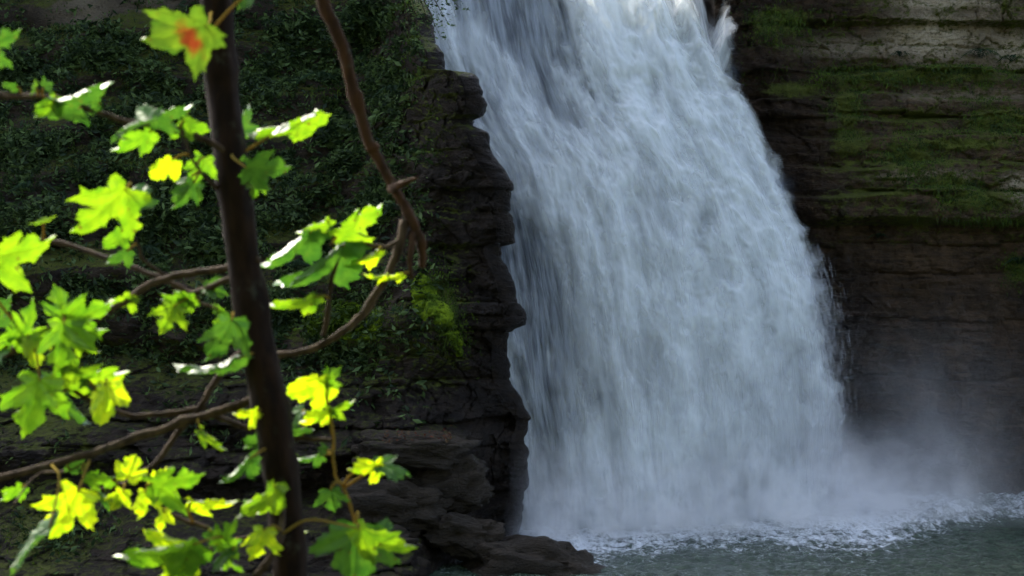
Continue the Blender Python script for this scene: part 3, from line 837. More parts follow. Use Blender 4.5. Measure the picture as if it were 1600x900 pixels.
# ground cover on the slope and grass on the ledges
def blades(Pts, Nn, length, width, seed, hang=0.3):
    n = len(Pts)
    r = np.random.default_rng(seed)
    D = Nn * 0.6 + r.normal(0, 0.35, (n, 3)); D[:, 2] += 0.3
    D /= np.linalg.norm(D, axis=1)[:, None]
    L = length * r.uniform(0.4, 1.3, n)[:, None]
    W = np.cross(D, np.array([0, 1.0, 0.2])); W /= np.linalg.norm(W, axis=1)[:, None] + 1e-9
    W = W * width * r.uniform(0.6, 1.4, n)[:, None]
    mid = Pts + D * L * 0.55
    tip = Pts + D * L * 0.8 + np.array([0, 0, -1.0]) * L * (hang + r.uniform(0, 0.6, n)[:, None])
    V = np.stack([Pts - W, Pts + W, mid + W * 0.8, mid - W * 0.8, tip], 1)
    b = (np.arange(n) * 5)[:, None, None]
    T = (b + np.array([(0, 1, 2), (0, 2, 3), (3, 2, 4)])[None]).reshape(-1, 3)
    return V.reshape(-1, 3), T, np.repeat(r.uniform(-0.5, 0.5, n), 5)
def pick(P, N, w, n, seed):
    r = np.random.default_rng(seed)
    w = np.clip(w, 0, None).ravel(); w = w / w.sum()
    i = r.choice(len(w), n, p=w)
    return P.reshape(-1, 3)[i] + r.normal(0, 0.05, (n, 3)), -np.abs(N.reshape(-1, 3)[i] * np.array([0, 1, 0])) + N.reshape(-1, 3)[i] * np.array([1, 0, 1])
px = 800 + LP[..., 0] / LP[..., 1] * F; py = 450 - (LP[..., 2] - CAMZ) / LP[..., 1] * F
cover = sstep(690, 560, px) * (sstep(600, 480, py) + 0.25 * sstep(760, 600, py) + 0.5 * np.exp(-(((px - 60) / 120) ** 2 + ((py - 830) / 40) ** 2))) * (px > -80) * (py > -60) * np.clip(0.22 + 3.2 * fbm(LP[..., 0] * 0.45, LP[..., 2] * 0.45, 0, 4, 711), 0.03, 1)
Pq, Nq = pick(LP, LN, cover, 60000, 1)
V, T, tone = leaf_cloud(Pq + Nq * (0.12 + 0.9 * np.clip(fbm(Pq[:, 0] * 0.8, Pq[:, 2] * 0.8, Pq[:, 1] * 0.3, 3, 751), 0, 1))[:, None], 0.16, droop=0.4, seed=2)
tag(mesh_np("ivy_ground_cover", V, T, M['shrub'], attrs={"tone": tone}, smooth=False), "dark ivy and ground cover over the slope left of the fall", "ground cover", kind="stuff")
mossl = np.exp(-(((px - 690) / 30) ** 2 + ((py - 478 + (690 - px) * 0.9) / 45) ** 2)) + 0.8 * np.exp(-(((px - 545) / 60) ** 2 + ((py - 505) / 45) ** 2)) + 0.35 * sstep(700, 640, px) * sstep(480, 200, py) * (py > -20) * (fbm(LP[..., 0] * 0.5, LP[..., 2] * 0.9, 0, 3, 719) > 0.08) + 0.4 * np.exp(-(((px - 60) / 80) ** 2 + ((py - 830) / 30) ** 2))
Pq, Nq = pick(LP, LN, mossl * (px > -20), 14000, 3)
V, T, tone = blades(Pq, Nq, 0.18, 0.020, 4, 0.6)
tag(mesh_np("moss_tufts", V, T, M['grass'], attrs={"tone": tone}, smooth=False), "hanging moss and grass tufts on the left cliff's ledges", "moss", kind="stuff")
px = 800 + RP[..., 0] / RP[..., 1] * F; py = 450 - (RP[..., 2] - CAMZ) / RP[..., 1] * F
def blob(cx, cy, sx, sy, p=1.2): return np.exp(-(((px - cx) / sx) ** 2 + ((py - cy) / sy) ** 2) ** p)
w = sum(blob(*b) for b in ((1440, 118, 190, 16), (1325, 165, 26, 45), (1560, 190, 65, 28), (1420, 245, 50, 36), (1530, 312, 75, 22), (1590, 420, 26, 28), (1340, 120, 60, 14), (1480, 285, 60, 14), (1220, 40, 60, 30), (1560, 345, 60, 6)))
w = w * np.clip(0.4 + 2.2 * fbm(RP[..., 0] * 0.7, RP[..., 2] * 1.3, 0, 4, 733), 0, 1) * (0.3 + np.abs(RN[..., 2]))
Pq, Nq = pick(RP, RN, w, 12000, 5)
V, T, tone = blades(Pq, Nq, 0.17, 0.022, 6, 0.7)
tag(mesh_np("ledge_grass", V, T, M['grass'], attrs={"tone": tone}, smooth=False), "grass and moss hanging from the right cliff's ledges", "grass", kind="stuff")
def fern(px_, py_, n, L, seed, label, G=None, group="ferns on the right cliff"):
    G = RP if G is None else G
    d = np.abs(800 + G[..., 0] / G[..., 1] * F - px_) + np.abs(450 - (G[..., 2] - CAMZ) / G[..., 1] * F - py_)
    i = np.unravel_index(np.argmin(d), d.shape)
    b = G[i] + np.array([0, -0.15 if G is RP else -0.7, 0])
    root = empty("fern", b); tag(root, label, "fern", group)
    r = np.random.default_rng(seed)
    for q in range(n):
        a = np.pi * (q + 0.5) / n + r.normal(0, 0.15)
        tip = b + np.array([math.cos(a) * L, -0.3 * L, math.sin(a) * 0.35 * L - 0.15 * L])
        Pp = catmull([b, (b + tip) / 2 + np.array([0, -0.1, 0.28 * L]), tip], 14)
        Vs, Ts = [], []
        T_ = np.gradient(Pp, axis=0); T_ /= np.linalg.norm(T_, axis=1)[:, None]
        S = np.cross(T_, np.array([0, -0.5, 1.0])); S /= np.linalg.norm(S, axis=1)[:, None]
        for k in range(13):
            m = len(Vs); hw = S[k] * 0.012; hw2 = S[k + 1] * 0.012
            Vs += [Pp[k] - hw, Pp[k] + hw, Pp[k + 1] + hw2, Pp[k + 1] - hw2]; Ts += [(m, m + 1, m + 2), (m, m + 2, m + 3)]
        for k in range(1, 14):
            w_ = L * 0.24 * math.sin(math.pi * (k / 14) ** 0.7)
            for sg in (-1, 1):
                m = len(Vs)
                Vs += [Pp[k] - T_[k] * 0.02, Pp[k] + S[k] * sg * w_ * 0.5 + T_[k] * 0.05 + np.array([0, 0, 0.01]), Pp[k] + S[k] * sg * w_ - np.array([0, 0, 0.03]), Pp[k] + T_[k] * 0.03]
                Ts += [(m, m + 1, m + 3), (m + 1, m + 2, m + 3)]
        offset_parent(mesh_np("frond", np.array(Vs), np.array(Ts), M['fern'], attrs={"tone": np.full(len(Vs), r.uniform(-0.4, 0.4))}, smooth=False), root)
fern(1530, 92, 9, 1.3, 1, "large fern on the pale ledge at the top right")
fern(1580, 98, 7, 0.9, 2, "fern at the right edge beside the large fern")
fern(1370, 372, 6, 0.6, 3, "small pale fern alone on the dark wall right of the fall")
fern(1405, 88, 6, 0.7, 4, "small fern under the pale rock patch")
fern(1590, 412, 8, 0.9, 5, "fern low at the right edge below the bright ledge")

LG = "ferns on the left slope"
fern(500, 130, 10, 1.1, 11, "fern hanging on the left slope between the trunk and the brown branch", LP, LG)
fern(620, 150, 9, 1.0, 12, "fern on the rock terrace just right of the brown branch, near the top", LP, LG)
fern(560, 60, 9, 1.2, 13, "fern at the top, right of the brown branch below the shrub", LP, LG)
fern(460, 420, 9, 1.0, 14, "fern low on the slope just right of the maple trunk", LP, LG)
fern(610, 330, 8, 0.8, 15, "fern behind the snapped stub of the brown branch", LP, LG)
fern(230, 400, 9, 1.1, 16, "fern left of the trunk behind the forked maple twig", LP, LG)
fern(290, 90, 9, 1.2, 17, "fern left of the trunk under the red-spotted leaf", LP, LG)
fern(60, 300, 9, 1.2, 18, "fern at the far left above the spotted maple leaf", LP, LG)

# moss cushion over the shoulder of the outcrop
def cushion(name, Pg, Ng, mask, thick, label, sgn=1):
    ii, jj = np.where(mask > 0.05)
    i0, i1, j0, j1 = ii.min(), ii.max() + 1, jj.min(), jj.max() + 1
    Pc, m = Pg[i0:i1, j0:j1].copy(), mask[i0:i1, j0:j1]
    k = sstep(0.1, 0.5, m)
    lumps = 0.6 + 0.8 * np.abs(fbm(Pc[..., 0] * 2.2, Pc[..., 2] * 2.2, Pc[..., 1], 4, 771)) + 0.25 * fbm(Pc[..., 0] * 8, Pc[..., 2] * 8, 0, 3, 773)
    Pc[..., 1] += -(thick * k * lumps) + 0.12 * (1 - k)
    Pc[..., 2] += 0.3 * thick * k
    o = mesh_np(name, Pc.reshape(-1, 3), grid_faces(*m.shape), M['moss'])
    return tag(o, label, "moss")
tm = NT("moss_bright"); om = tm.obj(); nm_ = tm.noise(om, 9.0, 6, 0.7)
cm = tm.mix(tm.rng(tm.noise(om, 1.6, 5, 0.65), 0.35, 0.65), (0.035, 0.065, 0.006), (0.17, 0.25, 0.012))
cm = tm.mix(tm.rng(nm_, 0.5, 0.7), cm, (0.03, 0.045, 0.008))
M['moss'] = tm.done(tm.n("BsdfPrincipled", {"Base Color": cm, "Roughness": 0.95, "Specular IOR Level": 0.05, "Normal": tm.bump(nm_, 1.0, 0.12)}).outputs[0])
pxl = 800 + LP[..., 0] / LP[..., 1] * F; pyl = 450 - (LP[..., 2] - CAMZ) / LP[..., 1] * F
wl = fbm(LP[..., 0] * 0.9, LP[..., 2] * 0.9, 0, 4, 781)
along = (pxl - 655) / 65.0
mk = np.exp(-(((pyl - (438 + 80 * np.clip(along, 0, 1) ** 1.5) - 22 - 60 * wl) / 28) ** 2)) * sstep(630, 665, pxl) * sstep(735, 705, pxl)
cushion("moss_cushion", LP, LN, mk * (np.abs(pyl - 475) < 85), 0.22, "bright green moss cushion on the outcrop's shoulder left of the fall")
mk = np.exp(-((((pxl - 548 - 40 * wl) / 45) ** 2 + ((pyl - 505 - 40 * wl) / 30) ** 2)) ** 1.3) * (np.hypot(pxl - 548, pyl - 505) < 110)
cushion("moss_cushion", LP, LN, mk, 0.2, "deep green moss bank behind the thin side branch, right of the trunk")

# leaf litter and a pale stone on the slab
r_ = np.random.default_rng(5)
lp = np.array([at(x_, y_, 73.6) for x_, y_ in zip(r_.uniform(600, 705, 420), r_.normal(682, 5, 420))])
lp[:, 1] += r_.normal(0, 0.5, 420)
V, T, tone = leaf_cloud(lp, 0.05, seed=9)
tl = NT("litter"); c_ = tl.mix(tl.rng(tl.attr("tone"), -0.5, 0.5), (0.14, 0.035, 0.02), (0.16, 0.11, 0.06))
M['litter'] = tl.done(tl.n("BsdfDiffuse", {"Color": c_}).outputs[0])
tag(mesh_np("leaf_litter", V, T, M['litter'], attrs={"tone": tone}, smooth=False), "reddish fallen leaves on the flat-topped slab", "leaf litter", kind="stuff")

# ------------------------------------------------------------------ maple sapling in the foreground
Y0 = 2.7
sap = empty("maple_sapling", (at(452, 900, Y0)[0] + 0.02, Y0, CAMZ - 1.52))
tag(sap, "dark leaning maple sapling with backlit yellow-green leaves in the foreground", "maple sapling")
BR = {}   # polylines for the petioles
def limb(name, pts, w0, w1, parent, mat, n=40, sides=10, rough=0.12, seed=1, bulge=None):
    """pts: (px, py, Y); widths in photograph pixels"""
    P = catmull([at(*p) for p in pts], n)
    Yv = P[:, 1]
    rad = np.linspace(w0, w1, n) * 0.5 / F * Yv
    rk = np.random.default_rng(seed + 500)
    sk = np.linspace(0, 1, n)
    for q in rk.uniform(0.08, 0.92, 5): rad = rad * (1 + rk.uniform(0.15, 0.45) * np.exp(-((sk - q) / 0.018) ** 2))   # nodes
    Lk = np.linalg.norm(P[-1] - P[0])
    P = P + np.cumsum(rk.normal(0, 1, (n, 3)), 0) * np.array([1, 0.5, 1]) * 0.0012 * min(Lk / 0.3, 1) * np.sin(np.pi * sk)[:, None]
    BR.setdefault(parent.name, []).append(P)
    return tube(name, P, rad, mat, parent, sides, rough, seed)
g = at(452, 900, Y0)
trunk_pts = [(330, -160, 2.66), (338, 0, 2.68), (345, 120, 2.7), (360, 250, 2.7), (380, 400, 2.71), (405, 550, 2.7), (427, 660, 2.69), (446, 800, 2.7), (453, 900, 2.7), (462, 1150, 2.72), (470, 2080, 2.75)]
P = catmull([at(*p) for p in trunk_pts], 190)
tube("trunk", P, np.interp(np.linspace(0, 10, 190), [0, 1, 3, 6, 8, 10], [22, 23, 25, 27, 26, 36]) / F * 2.7 * (1 + 0.10 * np.exp(-((np.arange(190) - 62) / 3.0) ** 2) + 0.12 * np.exp(-((np.arange(190) - 84) / 3.0) ** 2) + 0.12 * np.exp(-((np.arange(190) - 110) / 3.5) ** 2) + 0.09 * np.exp(-((np.arange(190) - 36) / 3.0) ** 2)), M['bark'], sap, 32, 0.24, 3)
BR.setdefault(sap.name, []).append(P[10:120])
limb("branch", [(405, 405, 2.70), (352, 418, 2.72), (280, 428, 2.74), (232, 440, 2.72), (150, 485, 2.68), (90, 512, 2.66), (0, 548, 2.62), (-40, 565, 2.6)], 12, 9, sap, M['twig'], seed=11)
limb("branch", [(398, 425, 2.70), (348, 437, 2.73), (302, 451, 2.76), (262, 434, 2.77), (200, 415, 2.80), (110, 385, 2.85), (60, 375, 2.86)], 10, 7, sap, M['twig'], seed=12)
limb("branch", [(425, 610, 2.70), (385, 628, 2.72), (330, 648, 2.72), (250, 675, 2.70), (130, 712, 2.64), (0, 748, 2.58), (-50, 760, 2.56)], 14, 10, sap, M['twig'], seed=13)
limb("branch", [(405, 530, 2.72), (368, 560, 2.75), (342, 592, 2.76), (318, 642, 2.75), (272, 702, 2.73), (232, 745, 2.71), (185, 768, 2.70), (140, 770, 2.69), (128, 758, 2.69)], 12, 6, sap, M['twig'], seed=14)
limb("branch", [(322, 636, 2.755), (250, 648, 2.74), (190, 648, 2.72), (140, 630, 2.70), (100, 597, 2.69), (88, 560, 2.68)], 9, 5, sap, M['twig'], seed=15)
limb("branch", [(232, 748, 2.71), (252, 790, 2.70), (285, 810, 2.69), (328, 826, 2.68), (333, 845, 2.68), (318, 872, 2.67)], 8, 5, sap, M['twig'], seed=16)
limb("branch", [(335, 650, 2.74), (380, 665, 2.77), (430, 680, 2.78), (480, 686, 2.77), (520, 688, 2.76)], 9, 6, sap, M['twig'], seed=17)
limb("twig", [(508, 598, 2.75), (513, 640, 2.755), (519, 690, 2.76), (522, 735, 2.76), (540, 770, 2.75), (557, 825, 2.74)], 5, 5, sap, M['petiole'], sides=7, seed=18)
limb("branch", [(394, 906, 2.6), (418, 880, 2.6), (440, 840, 2.62), (444, 795, 2.65), (440, 770, 2.69)], 12, 8, sap, M['twig'], seed=19)
limb("branch", [(370, 245, 2.7), (330, 225, 2.66), (285, 205, 2.62), (240, 198, 2.58), (180, 190, 2.54), (90, 160, 2.5), (0, 152, 2.45), (-40, 150, 2.4)], 10, 8, sap, M['twig'], seed=20)
limb("twig", [(345, 300, 2.7), (318, 272, 2.66), (300, 245, 2.63), (285, 205, 2.62)], 6, 4, sap, M['twig'], seed=21)
limb("twig", [(330, 20, 2.6), (322, 40, 2.4), (318, 60, 2.2)], 5, 4, sap, M['petiole'], seed=22, sides=7)
limb("twig", [(0, 548, 2.62), (40, 525, 2.62), (98, 503, 2.65)], 5, 4, sap, M['twig'], seed=23)
limb("twig", [(400, 560, 2.72), (372, 520, 2.70), (358, 495, 2.68), (300, 470, 2.68)], 6, 4, sap, M['twig'], seed=24)

limb("twig", [(100, 590, 2.69), (112, 555, 2.68), (100, 520, 2.66), (102, 500, 2.66)], 5, 4, sap, M['twig'], seed=25)
limb("twig", [(130, 620, 2.70), (155, 612, 2.68), (167, 600, 2.66)], 5, 3, sap, M['twig'], seed=26)
limb("twig", [(262, 434, 2.77), (225, 400, 2.74), (205, 350, 2.70), (198, 300, 2.62)], 6, 3, sap, M['twig'], seed=27)
limb("twig", [(333, 845, 2.68), (370, 842, 2.66), (412, 838, 2.64)], 5, 4, sap, M['twig'], seed=28)
limb("twig", [(0, 152, 2.45), (60, 150, 2.46), (86, 154, 2.47)], 6, 4, sap, M['twig'], seed=29)
limb("twig", [(140, 720, 2.65), (105, 735, 2.66), (60, 742, 2.68), (20, 790, 2.6)], 4, 3, sap, M['twig'], seed=30)
arch = empty("drooping_branch", at(500, -60, 2.9))
tag(arch, "bare brown branch with a snapped stub, hanging right of the maple trunk", "branch")
limb("limb", [(486, -120, 2.9), (505, 0, 2.9), (524, 48, 2.9), (541, 96, 2.9), (553, 150, 2.9), (574, 228, 2.9), (584, 250, 2.9), (611, 298, 2.9), (630, 330, 2.89), (648, 362, 2.88), (657, 398, 2.88), (659, 418, 2.88)], 22, 11, arch, M['bark2'], n=80, sides=16, rough=0.22, seed=31)
limb("stub", [(612, 296, 2.9), (628, 288, 2.86), (652, 278, 2.84)], 15, 5, arch, M['bark2'], n=14, sides=10, rough=0.4, seed=32)
limb("stub", [(646, 365, 2.88), (641, 400, 2.86), (643, 436, 2.85)], 11, 6, arch, M['bark2'], n=16, sides=10, rough=0.3, seed=33)
limb("side_branch", [(632, 345, 2.89), (624, 380, 2.88), (602, 418, 2.87), (565, 475, 2.86), (520, 515, 2.85), (480, 540, 2.85), (430, 552, 2.86), (380, 548, 2.88)], 15, 8, arch, M['twig'], seed=34)
limb("side_branch", [(625, 375, 2.88), (600, 388, 2.87), (560, 382, 2.86), (528, 372, 2.85), (500, 360, 2.84)], 7, 4, arch, M['twig'], seed=35)
limb("side_branch", [(505, 525, 2.85), (512, 490, 2.84), (520, 440, 2.83), (528, 395, 2.82), (515, 380, 2.82)], 8, 5, arch, M['twig'], seed=36)

# maple leaf meshes
HALF = [(0.0, 0.02), (0.10, -0.06), (0.26, -0.11), (0.38, -0.08), (0.46, -0.01), (0.45, 0.07), (0.41, 0.13), (0.52, 0.17), (0.62, 0.27), (0.63, 0.36), (0.72, 0.44), (0.70, 0.56),
        (0.60, 0.60), (0.52, 0.55), (0.42, 0.55), (0.30, 0.50), (0.31, 0.60), (0.38, 0.70), (0.36, 0.80), (0.26, 0.82), (0.20, 0.88), (0.11, 0.93), (0.0, 1.0)]
HALF2 = [(0.0, 0.02), (0.09, -0.05), (0.25, -0.11), (0.34, -0.08), (0.45, -0.04), (0.40, 0.05), (0.34, 0.11), (0.46, 0.18), (0.56, 0.27), (0.66, 0.33), (0.63, 0.44), (0.74, 0.58),
        (0.58, 0.57), (0.46, 0.53), (0.34, 0.50), (0.20, 0.43), (0.24, 0.55), (0.35, 0.66), (0.29, 0.72), (0.23, 0.80), (0.14, 0.82), (0.09, 0.91), (0.0, 1.04)]
def leaf_mesh(name, mat, seed, rings=12):
    r = np.random.default_rng(seed)
    H = np.array(HALF2 if seed % 5 else HALF)
    def jit(Hh):
        J = Hh.copy(); J[1:-1] += r.normal(0, 0.022, J[1:-1].shape); return J
    Rh, Lh = jit(H), jit(H)
    Lh[0], Lh[-1] = Rh[0], Rh[-1]
    out = np.vstack([Rh, (Lh * np.array([-1, 1]))[1:-1][::-1]])
    # densify
    o2 = []
    for i in range(len(out)):
        p, q = out[i], out[(i + 1) % len(out)]
        o2 += [p, (p + q) / 2 + r.normal(0, 0.006, 2) - ((p + q) / 2 - np.array([0, 0.3])) * r.uniform(0.0, 0.09)]
    out = np.array(o2)
    c0 = np.array([0.0, 0.30])
    V = [np.array([[0.0, 0.30]])]
    for k in range(1, rings + 1):
        V.append(c0 + (out - c0) * (k / rings))
    V2 = np.vstack(V)
    n = len(out)
    T = []
    for j in range(n):
        T.append((0, 1 + j, 1 + (j + 1) % n))
    for k in range(rings - 1):
        for j in range(n):
            a, b = 1 + k * n + j, 1 + k * n + (j + 1) % n
            T += [(a, a + n, b + n), (a, b + n, b)]
    x, y = V2[:, 0], V2[:, 1]
    # veins: midrib, two lateral, two basal
    def dist(ax, ay, bx, by):
        dx, dy = bx - ax, by - ay
        t = np.clip(((x - ax) * dx + (y - ay) * dy) / (dx * dx + dy * dy), 0, 1)
        return np.hypot(x - ax - t * dx, y - ay - t * dy)
    dv = np.min([dist(0, 0, 0, 1), dist(0, 0.03, 0.62, 0.52), dist(0, 0.03, -0.62, 0.52), dist(0, 0.01, 0.38, -0.03), dist(0, 0.01, -0.38, -0.03)], 0)
    sec = []
    for sg in (-1, 1):
        for q in (0.3, 0.5, 0.68, 0.82): sec.append(dist(0, q - 0.1, sg * 0.26, q + 0.08))
        for q in (0.35, 0.6, 0.8):
            bx_, by_ = 0.62 * q * sg, 0.03 + 0.49 * q
            sec += [dist(bx_, by_, bx_ + 0.05 * sg, by_ + 0.16), dist(bx_, by_, bx_ + 0.16 * sg, by_ - 0.04)]
    vein = np.maximum(np.exp(-(dv / 0.022) ** 2), 0.6 * np.exp(-(np.min(sec, 0) / 0.014) ** 2))
    fold, droop, curl = r.uniform(0.08, 0.28), r.uniform(0.15, 0.45), r.uniform(-0.25, 0.3)
    z = fold * np.abs(x) - droop * (y - 0.25) ** 2 - curl * x * x + 0.07 * np.sin(dv * 16) * np.minimum(dv * 6, 1) + 0.09 * fbm(x * 1.8 + seed, y * 1.8, 0, 3, seed) - 0.03 * vein
    V3 = np.stack([x, y, z], 1)
    me = bpy.data.meshes.new(name)
    me.from_pydata(V3.tolist(), [], T)
    for p in me.polygons: p.use_smooth = True
    a = me.attributes.new("vein", 'FLOAT', 'POINT'); a.data.foreach_set("value", vein.astype(np.float32))
    me.materials.append(mat)
    return me
LM = {}
for k in ('leaf_b', 'leaf_m', 'leaf_d', 'leaf_s', 'leaf_p'):
    LM[k] = [leaf_mesh("leaf", M[k], 1000 + i * 7 + hash(k[-1]) % 1 + ord(k[-1])) for i in range(5)]
leaf_i = [0]
def leaf(bx, by, tx, ty, width, Y, mat='leaf_b', roll=None, tilt=0.0, parent=None, pet=True):
    """base and tip in photograph pixels, blade width in pixels; tilt = how far the tip leans away (+) or towards the viewer, in blade lengths"""
    parent = parent or sap
    r = random
    leaf_i[0] += 1
    b, tp = at(bx, by, Y), at(tx, ty, Y)
    L2 = np.linalg.norm(tp - b)
    d = tp - b; d[1] += tilt * L2
    Ln = np.linalg.norm(d); d /= Ln
    d = d * 1.0; b = b - d * Ln * 0.03; Ln *= 0.95
    wid = width * 0.93 / F * Y
    natural = 1.25 * Ln
    cosr = min(1.0, wid / natural)
    ang = math.acos(max(0.12, cosr)) if roll is None else R(roll)
    xs = natural and (wid / max(math.cos(ang), 0.2)) / 1.38
    n0 = np.array([0, -1.0, 0.0]); n0 = n0 - d * n0.dot(d); n0 /= np.linalg.norm(n0)
    x0 = np.cross(d, n0)
    sv = np.array([sd.x, sd.y, sd.z])
    lit = [abs((n0 * math.cos(q) - x0 * math.sin(q)).dot(sv)) for q in (ang, -ang)]
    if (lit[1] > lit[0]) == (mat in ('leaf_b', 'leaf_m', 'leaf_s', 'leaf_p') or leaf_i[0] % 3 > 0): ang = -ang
    ca, sa = math.cos(ang), math.sin(ang)
    xa = x0 * ca + n0 * sa; na = n0 * ca - x0 * sa
    mtx = Matrix(((xa[0] * xs, d[0] * Ln, na[0] * Ln, b[0]), (xa[1] * xs, d[1] * Ln, na[1] * Ln, b[1]), (xa[2] * xs, d[2] * Ln, na[2] * Ln, b[2]), (0, 0, 0, 1)))
    me = LM[mat][leaf_i[0] % 5]
    o = bpy.data.objects.new("leaf", me)
    col.objects.link(o)
    o.parent = parent
    o.matrix_parent_inverse = Matrix.Translation(-parent.location)
    o.matrix_basis = mtx
    if pet:
        best = None
        for P in BR[parent.name]:
            dd = np.linalg.norm((P - b) * np.array([1, 0.6, 1]), axis=1)
            i = int(np.argmin(dd))
            if best is None or dd[i] < best[0]: best = (dd[i], P[i])
        q = best[1]
        # petiole as a sub-part of its leaf, in the leaf's own space
        Pp = catmull([q, (q + b) / 2 - d * 0.1 * best[0] + np.array([0, 0, 0.06 * best[0]]), b + d * 0.04 * Ln], 10)
        inv = np.array(mtx.inverted())
        Vv, f = tube_arrays(Pp, np.linspace(2.6, 1.7, 10) / F * Y, 6)
        Vl = np.c_[Vv, np.ones(len(Vv))] @ inv.T
        pm = bpy.data.meshes.new("petiole"); pm.from_pydata(Vl[:, :3].tolist(), [], [tuple(dict.fromkeys(k)) for k in f])
        for p in pm.polygons: p.use_smooth = True
        pm.materials.append(M['petiole'])
        po = bpy.data.objects.new("petiole", pm); col.objects.link(po); po.parent = o
    return o
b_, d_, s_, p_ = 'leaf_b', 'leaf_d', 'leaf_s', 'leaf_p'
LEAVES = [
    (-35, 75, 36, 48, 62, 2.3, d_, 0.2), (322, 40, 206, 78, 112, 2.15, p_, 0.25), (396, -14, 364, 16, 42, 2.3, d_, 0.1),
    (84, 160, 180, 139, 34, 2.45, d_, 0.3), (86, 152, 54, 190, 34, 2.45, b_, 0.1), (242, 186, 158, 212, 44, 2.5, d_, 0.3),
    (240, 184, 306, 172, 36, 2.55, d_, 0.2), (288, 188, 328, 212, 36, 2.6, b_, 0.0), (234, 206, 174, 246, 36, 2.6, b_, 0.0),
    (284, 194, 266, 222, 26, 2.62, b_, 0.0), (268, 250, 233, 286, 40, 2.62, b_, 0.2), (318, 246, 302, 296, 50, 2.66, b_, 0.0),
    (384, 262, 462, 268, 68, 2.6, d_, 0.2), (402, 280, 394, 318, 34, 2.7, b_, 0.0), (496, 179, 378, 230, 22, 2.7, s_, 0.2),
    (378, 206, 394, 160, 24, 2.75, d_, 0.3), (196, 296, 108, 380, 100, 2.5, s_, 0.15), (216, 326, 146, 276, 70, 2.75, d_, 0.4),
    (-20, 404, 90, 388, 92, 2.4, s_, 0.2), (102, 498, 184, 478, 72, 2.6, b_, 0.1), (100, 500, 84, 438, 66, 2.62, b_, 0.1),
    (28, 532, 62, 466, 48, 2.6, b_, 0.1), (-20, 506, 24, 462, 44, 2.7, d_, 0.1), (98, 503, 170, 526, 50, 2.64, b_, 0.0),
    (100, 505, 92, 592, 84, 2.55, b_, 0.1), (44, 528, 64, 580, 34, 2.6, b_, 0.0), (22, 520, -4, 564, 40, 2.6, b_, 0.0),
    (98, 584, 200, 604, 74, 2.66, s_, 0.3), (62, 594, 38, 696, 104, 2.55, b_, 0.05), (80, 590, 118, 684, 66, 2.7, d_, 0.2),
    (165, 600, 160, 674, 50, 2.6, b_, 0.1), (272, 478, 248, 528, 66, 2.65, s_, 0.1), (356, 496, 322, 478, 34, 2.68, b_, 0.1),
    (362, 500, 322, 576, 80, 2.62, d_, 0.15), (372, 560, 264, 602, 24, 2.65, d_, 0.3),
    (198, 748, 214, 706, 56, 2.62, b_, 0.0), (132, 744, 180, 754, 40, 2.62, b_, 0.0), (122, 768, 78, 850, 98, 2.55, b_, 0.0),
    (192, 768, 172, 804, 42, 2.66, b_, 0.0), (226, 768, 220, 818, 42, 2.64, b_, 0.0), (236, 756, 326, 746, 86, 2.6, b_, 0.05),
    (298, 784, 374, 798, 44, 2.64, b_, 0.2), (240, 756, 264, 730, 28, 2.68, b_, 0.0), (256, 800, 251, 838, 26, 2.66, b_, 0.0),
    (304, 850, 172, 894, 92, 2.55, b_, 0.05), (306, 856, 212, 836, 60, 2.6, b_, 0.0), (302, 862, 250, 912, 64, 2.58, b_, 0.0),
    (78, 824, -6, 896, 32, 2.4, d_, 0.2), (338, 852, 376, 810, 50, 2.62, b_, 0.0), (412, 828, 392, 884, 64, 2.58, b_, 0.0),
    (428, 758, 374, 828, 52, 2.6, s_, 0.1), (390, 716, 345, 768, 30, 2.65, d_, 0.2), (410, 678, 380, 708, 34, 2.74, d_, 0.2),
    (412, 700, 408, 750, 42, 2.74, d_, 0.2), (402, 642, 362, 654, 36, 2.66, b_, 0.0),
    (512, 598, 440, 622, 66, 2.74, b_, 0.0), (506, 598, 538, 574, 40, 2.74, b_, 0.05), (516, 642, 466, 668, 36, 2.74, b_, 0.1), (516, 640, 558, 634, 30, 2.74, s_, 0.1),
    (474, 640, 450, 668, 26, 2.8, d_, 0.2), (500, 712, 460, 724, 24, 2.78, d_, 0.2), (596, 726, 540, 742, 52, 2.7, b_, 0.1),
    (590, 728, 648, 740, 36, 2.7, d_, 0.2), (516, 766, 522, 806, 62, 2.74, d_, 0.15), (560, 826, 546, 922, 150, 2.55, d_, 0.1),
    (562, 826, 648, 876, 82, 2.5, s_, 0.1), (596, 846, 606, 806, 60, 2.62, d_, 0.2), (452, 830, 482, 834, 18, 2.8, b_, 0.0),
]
rl = random.Random(21)
for P_ in BR[sap.name][1:]:                      # small young leaves along the finer wood
    for q in range(2):
        i = rl.randrange(len(P_) // 3, len(P_)); p0 = P_[i]
        bx, by = 800 + p0[0] / p0[1] * F, 450 - (p0[2] - CAMZ) / p0[1] * F
        if not (-20 < bx < 540 and 100 < by < 900): continue
        an = rl.uniform(0, 6.28); le = rl.uniform(26, 52); o1 = rl.uniform(14, 34)
        bx2, by2 = bx + math.cos(an) * o1, by + math.sin(an) * o1
        LEAVES.append((bx2, by2, bx2 + math.cos(an + rl.uniform(-.5, .5)) * le, by2 + (math.sin(an) * 0.6 + 0.4) * le, le * rl.uniform(0.5, 1.0), p0[1] - 0.02, rl.choice([d_, d_, 'leaf_m', s_]), rl.uniform(0, 0.4)))
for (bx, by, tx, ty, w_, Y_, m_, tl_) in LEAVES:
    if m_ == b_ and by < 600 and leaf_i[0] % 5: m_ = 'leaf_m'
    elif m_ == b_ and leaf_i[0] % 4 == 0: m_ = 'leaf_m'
    leaf(bx, by, tx, ty, w_, Y_, m_, None, tl_)
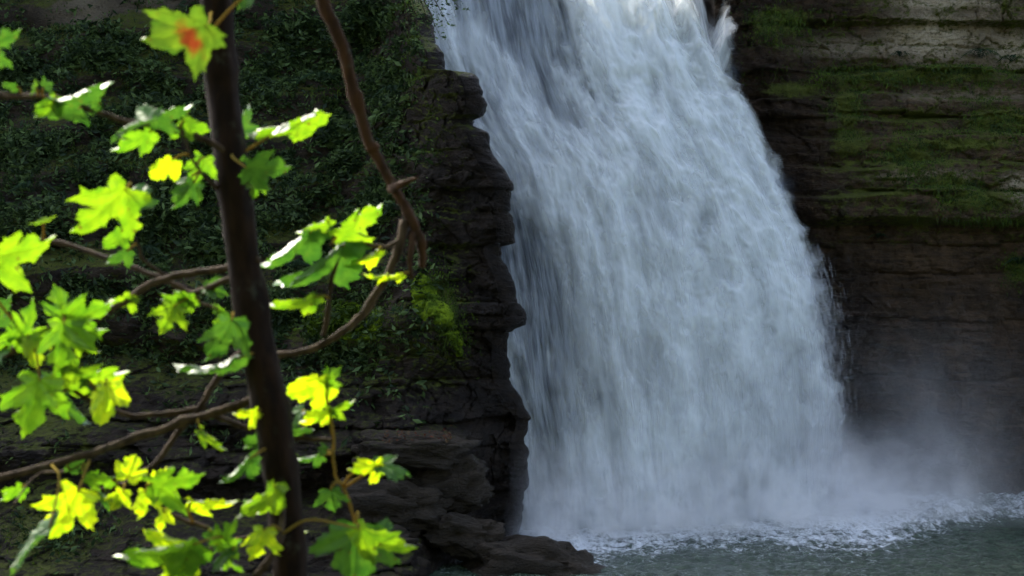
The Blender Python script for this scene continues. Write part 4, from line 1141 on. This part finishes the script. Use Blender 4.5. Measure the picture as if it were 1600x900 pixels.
for (bx, by, tx, ty, w_, Y_, m_, tl_) in [(526, 370, 610, 324, 52, 2.82, s_, 0.1), (484, 364, 404, 432, 40, 2.78, d_, 0.3), (538, 384, 428, 472, 52, 2.8, d_, 0.35),
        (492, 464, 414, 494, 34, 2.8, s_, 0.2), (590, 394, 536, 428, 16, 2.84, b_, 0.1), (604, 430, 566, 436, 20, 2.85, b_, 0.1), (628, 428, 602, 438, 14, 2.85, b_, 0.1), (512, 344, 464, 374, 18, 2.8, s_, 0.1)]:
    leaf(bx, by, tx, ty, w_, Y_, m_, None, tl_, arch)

# ------------------------------------------------------------------ mist rising from the plunge pool
def mist():
    bm_x0, bm_x1, y0, y1, z0, z1 = -1.0, 30.0, 76.0, 95.2, 0.35, 13.0
    V = [(x, y, z) for x in (bm_x0, bm_x1) for y in (y0, y1) for z in (z0, z1)]
    Fq = [(0, 1, 3, 2), (4, 6, 7, 5), (0, 4, 5, 1), (2, 3, 7, 6), (0, 2, 6, 4), (1, 5, 7, 3)]
    t = NT("mist")
    o = t.obj()
    s = t.n("SeparateXYZ", {0: o})
    n = t.noise(t.mapping(o, (1, 1, 0.6), (0, R(25), 0)), 0.28, 4, 0.6, 0.5)
    zf = t.math('POWER', t.rng(s.outputs[2], 0.3, 12.6, 1.0, 0.0, False), 2.4)
    xf = t.math('MULTIPLY', t.rng(s.outputs[0], -0.8, 3.5), t.rng(s.outputs[0], 20.0, 29.5, 1.0, 0.0))
    yf = t.math('MULTIPLY', t.rng(s.outputs[1], 79.5, 86.0), t.rng(s.outputs[1], 94.0, 95.1, 1.0, 0.0))
    d = t.math('MULTIPLY', t.math('MULTIPLY', zf, xf), t.math('MULTIPLY', yf, t.rng(n, 0.40, 0.72)))
    lo = t.math('POWER', t.rng(s.outputs[2], 0.3, 5.5, 1.0, 0.0, False), 2.2)
    n2 = t.noise(o, 0.8, 4, 0.6, 0.4)
    lo = t.math('MULTIPLY', t.math('MULTIPLY', lo, t.rng(n2, 0.38, 0.66)), t.math('MULTIPLY', t.rng(t.math('SUBTRACT', s.outputs[1], t.math('MULTIPLY', s.outputs[0], 0.36)), 75.0, 79.5), t.math('MULTIPLY', t.rng(s.outputs[0], -0.5, 1.5), t.rng(s.outputs[0], 13.0, 25.0, 1.0, 0.0))))
    d = t.math('ADD', d, t.math('MULTIPLY', lo, 5.0))
    v = t.n("VolumePrincipled", {"Color": (0.99, 0.99, 0.99), "Density": t.math('MULTIPLY', d, 0.17), "Anisotropy": 0.2})
    o_ = mesh_np("spray_mist", np.array(V), np.array(Fq), t.done(vol=v.outputs[0]), smooth=False)
    tag(o_, "pale mist drifting up from the foot of the waterfall", "mist", kind="stuff")
mist()
